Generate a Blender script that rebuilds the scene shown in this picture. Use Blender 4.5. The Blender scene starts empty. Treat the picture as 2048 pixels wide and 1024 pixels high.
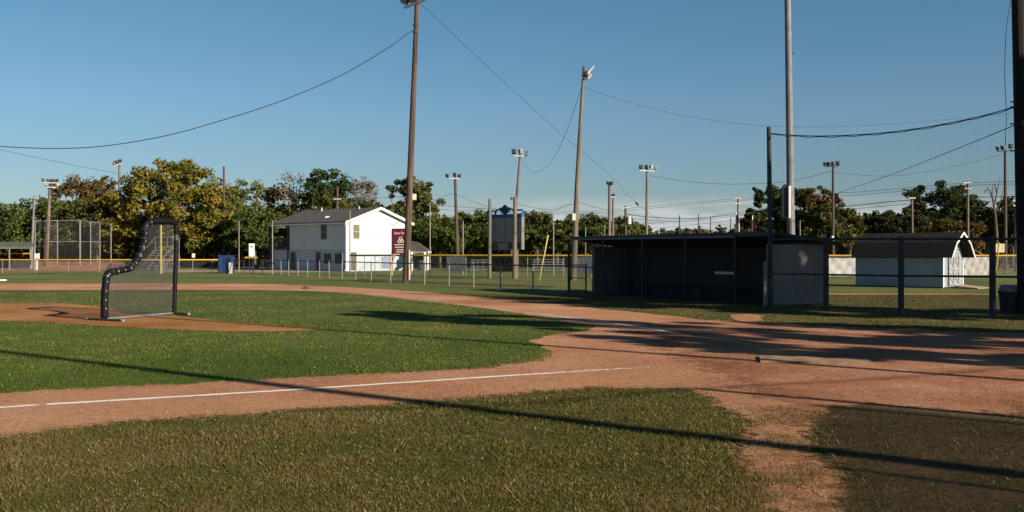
import bpy, math, random
import numpy as np
from mathutils import Vector, Matrix
from mathutils.geometry import tessellate_polygon
S = bpy.context.scene
COL = S.collection
PI = math.pi
# ------------------------------------------------------------------ camera
CAMH = 1.70; F = 1991.0; HOR = 506.0
cam = bpy.data.cameras.new('camera'); co = bpy.data.objects.new('camera', cam); COL.objects.link(co)
cam.lens = 35.0; cam.sensor_width = 36.0; cam.clip_end = 5000; cam.clip_start = 0.05
co.location = (0, 0, CAMH); co.rotation_euler = (math.radians(90 - 0.173), 0, 0)
S.camera = co
# ------------------------------------------------------------------ sky, sun
SUN_EL = 22.0
SX, SY = 0.80, -0.60                      # direction to the sun on the ground
W = bpy.data.worlds.new('World'); S.world = W; W.use_nodes = True
nt = W.node_tree; nt.nodes.clear()
out = nt.nodes.new('ShaderNodeOutputWorld'); bg = nt.nodes.new('ShaderNodeBackground')
sky = nt.nodes.new('ShaderNodeTexSky'); sky.sky_type = 'NISHITA'; sky.sun_disc = False
sky.sun_elevation = math.radians(SUN_EL); sky.sun_rotation = math.atan2(SX, SY)
sky.air_density = 1.0; sky.dust_density = 0.25; sky.ozone_density = 3.5; sky.altitude = 200
SKY_STR = 0.058
bg.inputs[1].default_value = SKY_STR
tc = nt.nodes.new('ShaderNodeTexCoord')
sep = nt.nodes.new('ShaderNodeSeparateXYZ'); nt.links.new(tc.outputs['Generated'], sep.inputs[0])
mp = nt.nodes.new('ShaderNodeMapping'); mp.inputs['Scale'].default_value = (3.0, 3.0, 22.0)
nt.links.new(tc.outputs['Generated'], mp.inputs[0])
cn = nt.nodes.new('ShaderNodeTexNoise'); cn.inputs['Scale'].default_value = 1.6; cn.inputs['Detail'].default_value = 7; cn.inputs['Roughness'].default_value = 0.62
nt.links.new(mp.outputs[0], cn.inputs['Vector'])
def mr(tree, src, a, b, c, d, smooth=True):
    n = tree.nodes.new('ShaderNodeMapRange'); n.interpolation_type = 'SMOOTHSTEP' if smooth else 'LINEAR'
    tree.links.new(src, n.inputs[0])
    for i, v in zip((1, 2, 3, 4), (a, b, c, d)): n.inputs[i].default_value = v
    return n.outputs[0]
def mth(tree, op, a, b=None):
    n = tree.nodes.new('ShaderNodeMath'); n.operation = op
    for i, v in enumerate((a, b)):
        if v is None: continue
        if isinstance(v, (int, float)): n.inputs[i].default_value = v
        else: tree.links.new(v, n.inputs[i])
    return n.outputs[0]
lo = mr(nt, sep.outputs['Z'], -0.01, 0.012, 0, 1); hi = mr(nt, sep.outputs['Z'], 0.036, 0.060, 1, 0)
ax = mr(nt, sep.outputs['X'], -0.18, 0.10, 0, 1); nz = mr(nt, cn.outputs['Fac'], 0.34, 0.60, 0, 1)
cl = mth(nt, 'MULTIPLY', mth(nt, 'MULTIPLY', lo, hi), mth(nt, 'MULTIPLY', ax, nz)); cl = mth(nt, 'MULTIPLY', cl, 0.9)
mx = nt.nodes.new('ShaderNodeMixRGB'); nt.links.new(cl, mx.inputs[0]); tint = nt.nodes.new('ShaderNodeMixRGB'); tint.blend_type = 'MULTIPLY'; tint.inputs[0].default_value = 1; 
gr = nt.nodes.new('ShaderNodeValToRGB'); ge = gr.color_ramp.elements; ge.new(.5); ge.new(.6); ge.new(.7)
for i_, (p_, c_) in enumerate(((0.0, (.57, .60, .66)), (.14, (.69, .79, .82)), (.28, (.56, .85, .81)), (.45, (.42, .54, .60)), (.9, (.26, .34, .40)))): ge[i_].position = p_; ge[i_].color = (*c_, 1)
nt.links.new(sep.outputs['Z'], gr.inputs[0]); nt.links.new(gr.outputs[0], tint.inputs[2])
nt.links.new(sky.outputs[0], tint.inputs[1]); nt.links.new(tint.outputs[0], mx.inputs[1])
mx.inputs[2].default_value = (6.5, 6.5, 6.9, 1)
nt.links.new(mx.outputs[0], bg.inputs[0]); nt.links.new(bg.outputs[0], out.inputs[0])
sl = bpy.data.lights.new('sun', 'SUN'); sl.energy = 4.6; sl.angle = math.radians(0.5); sl.color = (1.0, 0.86, 0.68)
so = bpy.data.objects.new('sun', sl); COL.objects.link(so)
ce = math.cos(math.radians(SUN_EL)); sv = Vector((SX*ce, SY*ce, math.sin(math.radians(SUN_EL))))
so.rotation_euler = sv.to_track_quat('Z', 'Y').to_euler(); so.location = sv*100
S.view_settings.view_transform = 'Standard'; S.view_settings.look = 'None'; S.view_settings.exposure = 0.88; S.view_settings.gamma = 1.0
S.render.engine = 'CYCLES'
S.cycles.transparent_max_bounces = 24; S.cycles.max_bounces = 6
S.render.resolution_x = 1024; S.render.resolution_y = 512

# ------------------------------------------------------------------ helpers
def P(px, py, Y): return Vector(((px-1024)/F*Y, Y, CAMH+(HOR-py)/F*Y))
def G(px, py):
    Y = F*CAMH/(py-HOR); return Vector(((px-1024)/F*Y, Y, 0))
def GX(px, Y): return Vector(((px-1024)/F*Y, Y, 0))
def along(p, d, px):
    k = (px-1024)/F; return (k*p[1]-p[0])/(d[0]-k*d[1])
def nm(name): return name
def tag(o, label=None, cat=None, group=None, kind=None):
    if label: o['label'] = label
    if cat: o['category'] = cat
    if group: o['group'] = group
    if kind: o['kind'] = kind
    return o
def thing(name, label, cat, loc=(0, 0, 0), group=None, rotz=0.0):
    o = bpy.data.objects.new(name, None); COL.objects.link(o); o.location = loc; o.rotation_euler = (0, 0, rotz)
    o.empty_display_size = 0.3
    return tag(o, label, cat, group)
def rootloc(o):
    v = Vector((0, 0, 0))
    while o: v += o.location; o = o.parent
    return v
class MB:
    def __init__(s): s.v = []; s.f = []; s.mi = []; s.uv = None
    def add(s, vs, fs, mi=0):
        n = len(s.v); s.v += [Vector(q) for q in vs]; s.f += [[i+n for i in f] for f in fs]; s.mi += [mi]*len(fs)
    def hexa(s, c8, mi=0):       # 4 bottom ccw, 4 top ccw
        s.add(c8, [(3, 2, 1, 0), (4, 5, 6, 7), (0, 1, 5, 4), (1, 2, 6, 5), (2, 3, 7, 6), (3, 0, 4, 7)], mi)
    def box(s, c, size, rz=0.0, mi=0, M=None):
        hx, hy, hz = [q/2 for q in size]
        R = M if M is not None else Matrix.Rotation(rz, 3, 'Z')
        s.hexa([Vector(c)+R @ Vector(q) for q in ((-hx,-hy,-hz),(hx,-hy,-hz),(hx,hy,-hz),(-hx,hy,-hz),(-hx,-hy,hz),(hx,-hy,hz),(hx,hy,hz),(-hx,hy,hz))], mi)
    def bar(s, a, b, w, h=None, mi=0, up=(0, 0, 1)):
        a, b = Vector(a), Vector(b); h = h or w
        d = (b-a).normalized(); u = Vector(up)
        if abs(d.dot(u)) > .98: u = Vector((0, 1, 0)) if abs(d.y) < .9 else Vector((1, 0, 0))
        x = d.cross(u).normalized()*w/2; y = x.cross(d).normalized()*h/2
        s.hexa([a-x-y, a+x-y, b+x-y, b-x-y, a-x+y, a+x+y, b+x+y, b-x+y], mi)
    def tube(s, pts, r, n=8, mi=0, cap=True):
        pts = [Vector(p) for p in pts]; rs = r if isinstance(r, (list, tuple)) else [r]*len(pts)
        ref = None; rings = []
        for i, p in enumerate(pts):
            d = (pts[min(i+1, len(pts)-1)]-pts[max(i-1, 0)]).normalized()
            if ref is None:
                ref = Vector((0, 0, 1)) if abs(d.z) < .9 else Vector((1, 0, 0))
            x = (ref - d*ref.dot(d)).normalized(); ref = x; y = d.cross(x)
            rings.append([p+(x*math.cos(2*PI*k/n)+y*math.sin(2*PI*k/n))*rs[i] for k in range(n)])
        fs = []
        for i in range(len(pts)-1):
            for k in range(n):
                fs.append((i*n+k, i*n+(k+1) % n, (i+1)*n+(k+1) % n, (i+1)*n+k))
        if cap: fs += [tuple(range(n))[::-1], tuple(range((len(pts)-1)*n, len(pts)*n))]
        s.add([q for rr in rings for q in rr], fs, mi)
    def prism(s, poly, off, mi=0):       # poly of 3-D points, extruded by off
        n = len(poly); off = Vector(off)
        s.add([Vector(p) for p in poly]+[Vector(p)+off for p in poly], [tuple(range(n))[::-1], tuple(range(n, 2*n))]+[(i, (i+1) % n, n+(i+1) % n, n+i) for i in range(n)], mi)
    def build(s, name, mat, parent=None, local=False, smooth=False, label=None):
        off = Vector((0, 0, 0)) if (local or parent is None) else rootloc(parent)
        me = bpy.data.meshes.new(name); me.from_pydata([tuple(q-off) for q in s.v], [], s.f)
        mats = mat if isinstance(mat, (list, tuple)) else [mat]
        for m in mats: me.materials.append(m)
        if len(mats) > 1: me.polygons.foreach_set('material_index', s.mi)
        if smooth: me.polygons.foreach_set('use_smooth', [True]*len(s.f))
        me.update()
        o = bpy.data.objects.new(name, me); COL.objects.link(o); o.parent = parent
        if label: o['label'] = label
        return o
def single(mb, name, mat, label, cat, loc=(0, 0, 0), group=None, smooth=False):
    loc = Vector(loc); mb.v = [q-loc for q in mb.v]
    o = mb.build(name, mat, smooth=smooth); o.location = loc
    return tag(o, label, cat, group)

# ------------------------------------------------------------------ materials
def mat(name, col, rough=0.85, var=0.25, scale=6.0, bump=0.0, bscale=40.0, metal=0.0, col2=None, spec=0.3, stretch=None, coord='Object', detail=5):
    m = bpy.data.materials.new(name); m.use_nodes = True; t = m.node_tree; b = t.nodes['Principled BSDF']
    b.inputs['Roughness'].default_value = rough; b.inputs['Metallic'].default_value = metal; b.inputs['Specular IOR Level'].default_value = spec
    c = t.nodes.new('ShaderNodeTexCoord'); src = c.outputs[coord]
    if stretch:
        q = t.nodes.new('ShaderNodeMapping'); q.inputs['Scale'].default_value = stretch; t.links.new(src, q.inputs[0]); src = q.outputs[0]
    n = t.nodes.new('ShaderNodeTexNoise'); n.inputs['Scale'].default_value = scale; n.inputs['Detail'].default_value = detail; n.inputs['Roughness'].default_value = 0.6
    t.links.new(src, n.inputs['Vector'])
    x = t.nodes.new('ShaderNodeMixRGB'); f = mr(t, n.outputs['Fac'], 0.3, 0.7, 0, 1)
    t.links.new(f, x.inputs[0])
    c2 = col2 or tuple(q*(1-var) for q in col)
    x.inputs[1].default_value = (*[min(1, q*(1+var*.4)) for q in col], 1); x.inputs[2].default_value = (*c2, 1)
    t.links.new(x.outputs[0], b.inputs['Base Color'])
    if bump:
        n2 = t.nodes.new('ShaderNodeTexNoise'); n2.inputs['Scale'].default_value = bscale; n2.inputs['Detail'].default_value = 6
        t.links.new(src, n2.inputs['Vector'])
        bm_ = t.nodes.new('ShaderNodeBump'); bm_.inputs['Strength'].default_value = bump; bm_.inputs['Distance'].default_value = 0.02
        t.links.new(n2.outputs['Fac'], bm_.inputs['Height']); t.links.new(bm_.outputs[0], b.inputs['Normal'])
    return m
def ramp(t, src, stops):
    r = t.nodes.new('ShaderNodeValToRGB'); e = r.color_ramp.elements
    while len(e) < len(stops): e.new(0.5)
    for i, (p, c) in enumerate(stops): e[i].position = p; e[i].color = (*c, 1)
    t.links.new(src, r.inputs[0]); return r.outputs[0]
def ground_mat(name, stops, s1=0.35, s2=14.0, bump=0.5, bscale=30.0, dist=0.03, w1=0.5, ripple=None, s3=110.0):
    m = bpy.data.materials.new(name); m.use_nodes = True; t = m.node_tree; b = t.nodes['Principled BSDF']
    b.inputs['Roughness'].default_value = 0.95; b.inputs['Specular IOR Level'].default_value = 0.1
    c = t.nodes.new('ShaderNodeTexCoord')
    def nz(sc, d=6, r=0.6):
        n = t.nodes.new('ShaderNodeTexNoise'); n.inputs['Scale'].default_value = sc; n.inputs['Detail'].default_value = d; n.inputs['Roughness'].default_value = r
        t.links.new(c.outputs['Object'], n.inputs['Vector']); return n.outputs['Fac']
    a = nz(s1, 5); d = nz(s2, 8, 0.7); e = nz(s3, 3, .7)
    mixv = mth(t, 'ADD', mth(t, 'MULTIPLY', a, w1), mth(t, 'ADD', mth(t, 'MULTIPLY', d, (1-w1)*.6), mth(t, 'MULTIPLY', e, (1-w1)*.4)))
    f = mr(t, mixv, 0.36, 0.64, 0, 1, False)
    t.links.new(ramp(t, f, stops), b.inputs['Base Color'])
    h = mth(t, 'ADD', nz(bscale, 8, .75), mth(t, 'MULTIPLY', nz(bscale*.12, 4), 1.3)); h = mth(t, 'ADD', h, mth(t, 'MULTIPLY', nz(bscale*.35, 6, .7), 1.1))
    if ripple:
        mp_ = t.nodes.new('ShaderNodeMapping'); mp_.inputs['Rotation'].default_value = (0, 0, ripple); t.links.new(c.outputs['Object'], mp_.inputs[0])
        w = t.nodes.new('ShaderNodeTexWave'); w.inputs['Scale'].default_value = 3.4; w.inputs['Distortion'].default_value = 5.0; w.inputs['Detail'].default_value = 3; w.inputs['Detail Scale'].default_value = 1.2
        t.links.new(mp_.outputs[0], w.inputs['Vector'])
        msk = mr(t, nz(0.5, 3), 0.45, 0.6, 0, 1)
        h = mth(t, 'ADD', h, mth(t, 'MULTIPLY', mth(t, 'MULTIPLY', w.outputs['Fac'], msk), 0.16))
    bm_ = t.nodes.new('ShaderNodeBump'); bm_.inputs['Strength'].default_value = bump; bm_.inputs['Distance'].default_value = dist
    t.links.new(h, bm_.inputs['Height']); t.links.new(bm_.outputs[0], b.inputs['Normal'])
    return m
def leaf_mat(name, stops, trans=0.25, rough=0.8):
    m = bpy.data.materials.new(name); m.use_nodes = True; t = m.node_tree; t.nodes.clear()
    o = t.nodes.new('ShaderNodeOutputMaterial'); a = t.nodes.new('ShaderNodeAttribute'); a.attribute_name = 'tone'
    c = ramp(t, a.outputs['Fac'], stops)
    d = t.nodes.new('ShaderNodeBsdfDiffuse'); tr = t.nodes.new('ShaderNodeBsdfTranslucent'); x = t.nodes.new('ShaderNodeMixShader')
    x.inputs[0].default_value = trans; t.links.new(c, d.inputs[0]); t.links.new(c, tr.inputs[0])
    t.links.new(d.outputs[0], x.inputs[1]); t.links.new(tr.outputs[0], x.inputs[2]); t.links.new(x.outputs[0], o.inputs[0])
    return m
def link_mat(name, col, pitch=0.06, wire=0.12, metal=0.3, base=0.0):
    """chain link: diamonds of wire, clear between; UV in metres"""
    m = bpy.data.materials.new(name); m.use_nodes = True; t = m.node_tree; b = t.nodes['Principled BSDF']
    b.inputs['Base Color'].default_value = (*col, 1); b.inputs['Roughness'].default_value = 0.55; b.inputs['Metallic'].default_value = metal
    u = t.nodes.new('ShaderNodeUVMap'); sp = t.nodes.new('ShaderNodeSeparateXYZ'); t.links.new(u.outputs[0], sp.inputs[0])
    r = []
    for op in ('ADD', 'SUBTRACT'):
        q = mth(t, 'DIVIDE', mth(t, op, sp.outputs[0], sp.outputs[1]), pitch)
        r.append(mth(t, 'LESS_THAN', mth(t, 'FRACT', q), wire))
    al = mth(t, 'MAXIMUM', r[0], r[1])
    t.links.new(al, b.inputs['Alpha'])
    return m
M = {}
M['grass'] = ground_mat('foul_grass', [(0, (.05, .056, .018)), (.45, (.095, .090, .030)), (.75, (.14, .115, .048)), (1, (.20, .155, .075))], s1=0.5, s2=16, bscale=45, bump=.7, w1=.4)
M['infield'] = ground_mat('infield_grass', [(0, (.045, .075, .018)), (.45, (.080, .108, .028)), (.75, (.12, .13, .040)), (1, (.18, .155, .062))], s1=0.3, s2=12, bscale=40, bump=.6, w1=.5)
M['far_grass'] = ground_mat('far_grass', [(0, (.08, .115, .032)), (.5, (.125, .15, .045)), (1, (.20, .18, .07))], s1=0.12, s2=4, bscale=10, bump=.5, w1=.6)
M['dirt'] = ground_mat('infield_dirt', [(0, (.29, .125, .065)), (.35, (.47, .225, .125)), (.65, (.57, .31, .185)), (1, (.67, .42, .28))], s1=0.25, s2=9, bscale=26, bump=1.0, dist=.055, w1=.45, ripple=1.1)
M['mound'] = ground_mat('mound_dirt', [(0, (.22, .09, .032)), (.5, (.34, .16, .058)), (1, (.45, .24, .11))], s1=0.4, s2=9, bscale=24, bump=.5, w1=.55)
M['worn'] = ground_mat('worn_grass', [(0, (.045, .044, .016)), (.4, (.085, .066, .028)), (.65, (.15, .09, .045)), (1, (.30, .17, .10))], s1=0.9, s2=18, bscale=40, bump=1.0, dist=.05, w1=.3)
M['track'] = ground_mat('gravel', [(0, (.25, .2, .15)), (.5, (.33, .27, .21)), (1, (.4, .34, .28))], s1=.2, s2=4)
M['far_dirt'] = ground_mat('far_dirt', [(0, (.24, .11, .07)), (.5, (.32, .16, .10)), (1, (.42, .24, .16))], s1=.08, s2=1.5, bump=.3)

def uvsheet(name, quads, material, parent=None):
    """quads: list of (a,b,z0,z1) upright rectangles, UV in metres"""
    off = rootloc(parent) if parent else Vector((0, 0, 0))
    vs = []; fs = []; uv = []; u0 = 0
    for a, b, z0, z1 in quads:
        a = Vector(a); b = Vector(b); L = (Vector((b.x, b.y, 0))-Vector((a.x, a.y, 0))).length; n = len(vs)
        vs += [Vector((a.x, a.y, z0)), Vector((b.x, b.y, z0)), Vector((b.x, b.y, z1)), Vector((a.x, a.y, z1))]
        fs.append((n, n+1, n+2, n+3)); uv += [(u0, z0), (u0+L, z0), (u0+L, z1), (u0, z1)]; u0 += L
    me = bpy.data.meshes.new(name); me.from_pydata([tuple(v-off) for v in vs], [], fs)
    l = me.uv_layers.new(name='UVMap')
    for i, q in enumerate(uv): l.data[i].uv = q
    me.materials.append(material); o = bpy.data.objects.new(name, me); COL.objects.link(o); o.parent = parent
    return o

# ------------------------------------------------------------------ ground
def fract(poly, amp, step, seed):
    rg = random.Random(seed); out = []
    n = len(poly)
    for i in range(n):
        a = poly[i]; b = poly[(i+1) % n]; L = (b-a).length
        def sub(p, q, amp_, d):
            if (q-p).length < step*(0.5+0.04*max(0, p.y-6)) or d > 9: return [p]
            m_ = (p+q)/2; nn = Vector((-(q-p).y, (q-p).x, 0)).normalized(); m_ = m_+nn*rg.uniform(-1, 1)*min(amp_, (q-p).length*.22)
            return sub(p, m_, amp_*.72, d+1)+sub(m_, q, amp_*.72, d+1)
        out += sub(a, b, amp, 0)
    return out
def sheet(name, poly, z, material, ridge=False):
    me = bpy.data.meshes.new(name); pts = [Vector((p.x, p.y, z)) for p in poly]
    tri = tessellate_polygon([pts]); tri = [tuple(t_) for t_ in tri]
    me.from_pydata([tuple(p) for p in pts], [], tri); me.materials.append(material); me.update()
    if me.polygons and sum(p.normal.z*p.area for p in me.polygons) < 0: me.flip_normals()
    o = bpy.data.objects.new(name, me); COL.objects.link(o); o['kind'] = 'structure'; return o
def pxpoly(pts): return [G(*p) for p in pts]
R_ = 3000
sheet('ground', [Vector(q) for q in ((-R_, -200, 0), (R_, -200, 0), (R_, R_, 0), (-R_, R_, 0))], 0.0, M['grass'])
DIRT = fract(pxpoly([(-400, 918), (0, 874), (200, 848), (500, 828), (700, 812), (900, 798), (1050, 784), (1200, 774), (1370, 776), (1420, 792), (1450, 812), (1500, 835), (1545, 850),
 (1530, 872), (1500, 905), (1530, 950), (1555, 1000), (1530, 1080), (1690, 1080), (1665, 1000), (1640, 940), (1600, 900), (1600, 860), (1660, 830), (1750, 822), (1900, 838), (2000, 845), (2100, 850), (2500, 880),
 (2500, 690), (2048, 668), (1900, 664), (1700, 655), (1560, 648), (1400, 640), (1300, 628), (1150, 612), (1020, 600), (940, 592), (870, 586), (800, 581), (700, 575), (560, 569), (300, 567), (0, 567), (-500, 567),
 (-500, 581), (0, 581), (350, 580), (520, 580), (640, 583), (720, 588), (860, 602), (1000, 622), (1080, 634), (1150, 648), (1190, 655), (1160, 664), (1090, 673), (1060, 682), (1085, 697), (1108, 715), (1080, 725),
 (1000, 736), (900, 742), (750, 750), (640, 757), (530, 763), (250, 775), (0, 791), (-400, 812)]), .10, .10, 3)
MOUND = fract(pxpoly([(-300, 612), (0, 606), (130, 607), (195, 613), (230, 622), (250, 628), (350, 632), (470, 645), (560, 652), (660, 659), (560, 663), (430, 662), (300, 658), (200, 652), (100, 645), (0, 642), (-300, 640)]), .12, .15, 5)
INF = pxpoly([(-700, 812), (-400, 812), (0, 791), (530, 763), (1080, 725), (1120, 715), (1200, 655), (1150, 640), (1000, 612), (860, 594), (700, 578), (0, 575), (-700, 575)])
PATCH = fract(pxpoly([(1460, 630), (1500, 628), (1530, 632), (1525, 642), (1495, 645), (1470, 640)]), .1, .1, 7)
WORN = fract(pxpoly([(1700, 1090), (1690, 1080), (1665, 1000), (1640, 940), (1612, 900), (1610, 850), (1640, 812), (1750, 806), (1900, 820), (2020, 830), (2500, 870), (3300, 1090)]), .1, .1, 9)
TURF1 = fract(pxpoly([(1490, 822), (1560, 812), (1630, 818), (1640, 840), (1600, 858), (1530, 850)]), .12, .08, 11)
TURF2 = fract(pxpoly([(2005, 806), (2060, 792), (2200, 800), (2200, 860), (2030, 846)]), .12, .08, 12)
TURF3 = fract(pxpoly([(1515, 905), (1570, 893), (1600, 905), (1560, 925), (1520, 925)]), .1, .06, 13)
TURF4 = fract(pxpoly([(1560, 955), (1600, 948), (1620, 965), (1575, 975)]), .08, .05, 14)
sheet('infield_grass', INF, .004, M['infield'])
sheet('outfield_grass', [G(-900, 566.5), G(700, 574.5), G(870, 585), G(1140, 590), Vector((60, 46, 0)), Vector((160, 95, 0)), Vector((140, 112, 0)), Vector((-150, 110, 0))], .004, M['far_grass'])
sheet('infield_dirt', DIRT, .008, M['dirt'])
sheet('mound_dirt', MOUND, .008, M['mound'])
sheet('worn_path', PATCH, .008, M['dirt'])
def sdist(X, Y, poly):
    P_ = np.array([(p.x, p.y) for p in poly]); Q_ = np.roll(P_, -1, 0); d2 = np.full(len(X), 1e9)
    for (ax_, ay_), (bx_, by_) in zip(P_, Q_):
        ex, ey = bx_-ax_, by_-ay_; L2 = ex*ex+ey*ey+1e-12; u = np.clip(((X-ax_)*ex+(Y-ay_)*ey)/L2, 0, 1)
        d2 = np.minimum(d2, (X-ax_-u*ex)**2+(Y-ay_-u*ey)**2)
    d = np.sqrt(d2); return np.where(inpoly(X, Y, poly), d, -d)
def fading(m0, name, sc=7.0):
    m = m0.copy(); m.name = name; t = m.node_tree; b = t.nodes['Principled BSDF']; c = t.nodes.new('ShaderNodeTexCoord')
    n = t.nodes.new('ShaderNodeTexNoise'); n.inputs['Scale'].default_value = sc; n.inputs['Detail'].default_value = 8; n.inputs['Roughness'].default_value = .7
    t.links.new(c.outputs['Object'], n.inputs['Vector']); a = t.nodes.new('ShaderNodeAttribute'); a.attribute_name = 'fade'
    t.links.new(mr(t, mth(t, 'ADD', n.outputs['Fac'], a.outputs['Fac']), .92, 1.10, 0, 1), b.inputs['Alpha']); return m
def softsheet(name, z, material, bx, res, fade, lo=.02):
    nx = int((bx[1]-bx[0])/res); ny = int((bx[3]-bx[2])/res); gx, gy = np.meshgrid(np.linspace(bx[0], bx[1], nx+1), np.linspace(bx[2], bx[3], ny+1), indexing='ij')
    fa = fade(gx.ravel(), gy.ravel()); idx = np.arange((nx+1)*(ny+1)).reshape(nx+1, ny+1)
    q = np.stack([idx[:-1, :-1], idx[1:, :-1], idx[1:, 1:], idx[:-1, 1:]], -1).reshape(-1, 4); q = q[fa[q].max(1) > lo]
    used = np.unique(q); remap = -np.ones(len(fa), int); remap[used] = np.arange(len(used)); q = remap[q]
    me = bpy.data.meshes.new(name); V = np.stack([gx.ravel()[used], gy.ravel()[used], np.full(len(used), z)], 1); me.from_pydata(V.tolist(), [], q.tolist())
    a = me.attributes.new('fade', 'FLOAT', 'POINT'); a.data.foreach_set('value', fa[used].astype(np.float32)); me.materials.append(material)
    o = bpy.data.objects.new(name, me); COL.objects.link(o); o['kind'] = 'structure'; return o
def inpoly(x, y, poly):
    px_ = np.array([p.x for p in poly]); py_ = np.array([p.y for p in poly]); r = np.zeros(len(x), bool)
    x2 = np.roll(px_, -1); y2 = np.roll(py_, -1)
    for a, b, c, d in zip(px_, py_, x2, y2):
        if b == d: continue
        k = ((b > y) != (d > y)) & (x < (c-a)*(y-b)/(d-b)+a); r ^= k
    return r
DN = [p for p in DIRT if True]
softsheet('dirt_fringe', .0100, fading(M['dirt'], 'dirt_fringe', 9), (-9, 9, 5.6, 17), .09, lambda x, y: (lambda d: np.where((d > .12) | (d < -.45), 0, np.clip(.62+d*1.1, 0, 1)))(sdist(x, y, DN)), .16)
M['homedirt'] = ground_mat('home_dirt', [(0, (.21, .088, .046)), (.4, (.35, .160, .088)), (.7, (.46, .23, .135)), (1, (.56, .32, .20))], s1=0.5, s2=7, bscale=24, bump=.9, dist=.05, w1=.55)  # redder home soil, with tree shade also put into its darker tone
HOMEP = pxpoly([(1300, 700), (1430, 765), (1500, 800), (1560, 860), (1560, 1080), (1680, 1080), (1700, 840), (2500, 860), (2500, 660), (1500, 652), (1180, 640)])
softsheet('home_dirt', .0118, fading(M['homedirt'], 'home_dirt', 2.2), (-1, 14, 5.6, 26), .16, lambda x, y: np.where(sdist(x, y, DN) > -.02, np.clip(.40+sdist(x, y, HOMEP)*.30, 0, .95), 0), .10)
softsheet('worn_grass', .0140, fading(M['worn'], 'worn_grass', 5), (.5, 14, 5.6, 12.5), .10, lambda x, y: np.clip(.40+sdist(x, y, WORN)*.8, 0, .98), .03)
TRACK = pxpoly([(1430, 800), (1500, 830), (1540, 850), (1530, 872), (1500, 905), (1530, 950), (1540, 1085), (1700, 1085), (1670, 1000), (1640, 940), (1640, 830), (1560, 800)])
fd = bpy.data.meshes.new('far_field_dirt'); fd.from_pydata([(-170, 93, .012), (-36, 93, .012), (-46, 118, .72), (-200, 118, .72)], [], [(0, 1, 2, 3)]); fd.materials.append(M['far_dirt']); o_ = bpy.data.objects.new('far_field_dirt', fd); COL.objects.link(o_); o_['kind'] = 'structure'
sheet('gravel_path', [Vector(q) for q in ((-31, 86.5, 0), (-18, 86.5, 0), (-15.6, 91, 0), (-24.5, 99.5, 0), (-34, 99.5, 0))], .012, M['track'])
sheet('road', [Vector(q) for q in ((-36, 116, 0), (-22, 114, 0), (-20, 124, 0), (-60, 128, 0))], .016, mat('asphalt', (.3, .3, .3), .9, .1, 2))
sheet('worn_strip', fract([GX(700, 60), GX(1060, 49), GX(1110, 49), GX(1100, 51.5), GX(840, 60), GX(720, 66)], .2, .6, 21), .010, M['worn'])
sheet('worn_strip', fract([GX(1620, 40.5), GX(2100, 40), GX(2100, 41.2), GX(1620, 42)], .15, .5, 22), .010, M['dirt'])
# chalk lines
def chalkmat():
    m = bpy.data.materials.new('chalk'); m.use_nodes = True; t = m.node_tree; b = t.nodes['Principled BSDF']; b.inputs['Roughness'].default_value = .9
    b.inputs['Base Color'].default_value = (.78, .74, .68, 1)
    c = t.nodes.new('ShaderNodeTexCoord'); n = t.nodes.new('ShaderNodeTexNoise'); n.inputs['Scale'].default_value = 14; n.inputs['Detail'].default_value = 8; n.inputs['Roughness'].default_value = .75
    t.links.new(c.outputs['Object'], n.inputs['Vector'])
    a = t.nodes.new('ShaderNodeAttribute'); a.attribute_name = 'wear'
    v = mth(t, 'ADD', n.outputs['Fac'], a.outputs['Fac'])
    t.links.new(mr(t, v, .42, .56, 0, 1), b.inputs['Alpha']); return m
M['chalk'] = chalkmat()
def chalk(name, pts, w, wear):
    P3 = [G(*p) for p in pts]; pts2 = []; wr = []
    for i in range(len(P3)-1):
        k = max(2, int((P3[i+1]-P3[i]).length/.12))
        for j in range(k): pts2.append(P3[i].lerp(P3[i+1], j/k)); wr.append(wear[i]+(wear[i+1]-wear[i])*j/k)
    pts2.append(P3[-1]); wr.append(wear[-1]); rg = random.Random(2); vs = []; fs = []; att = []
    for i, p in enumerate(pts2):
        d = (pts2[min(i+1, len(pts2)-1)]-pts2[max(0, i-1)]).normalized(); nn = Vector((-d.y, d.x, 0))
        for sgn in (-1, 1):
            q = p+nn*sgn*(w/2+rg.uniform(-.012, .012)); vs.append((q.x, q.y, .0125)); att.append(wr[i])
        if i: n = 2*i; fs.append((n-2, n, n+1, n-1))
    me = bpy.data.meshes.new(name); me.from_pydata(vs, [], fs); me.materials.append(M['chalk'])
    at_ = me.attributes.new('wear', 'FLOAT', 'POINT'); at_.data.foreach_set('value', att)
    if sum(p.normal.z for p in me.polygons) < 0: me.flip_normals()
    o = bpy.data.objects.new(name, me); COL.objects.link(o); o['kind'] = 'structure'
chalk('chalk_line', [(-400, 843), (0, 817), (60, 813), (88, 811), (100, 810.5), (560, 783), (820, 766), (1000, 754), (1200, 741.5), (1400, 730)], .115, [.2, .2, .1, -.12, .2, .25, .12, .15, 0, -.14])
chalk('chalk_line', [(534, 571.5), (705, 587.5), (900, 608), (1040, 624), (1233, 648), (1318, 661), (1385, 674), (1496, 689), (1590, 700)], .13, [-.05, -.06, .0, -.05, .1, .15, -.06, -.05, -.16])

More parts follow.
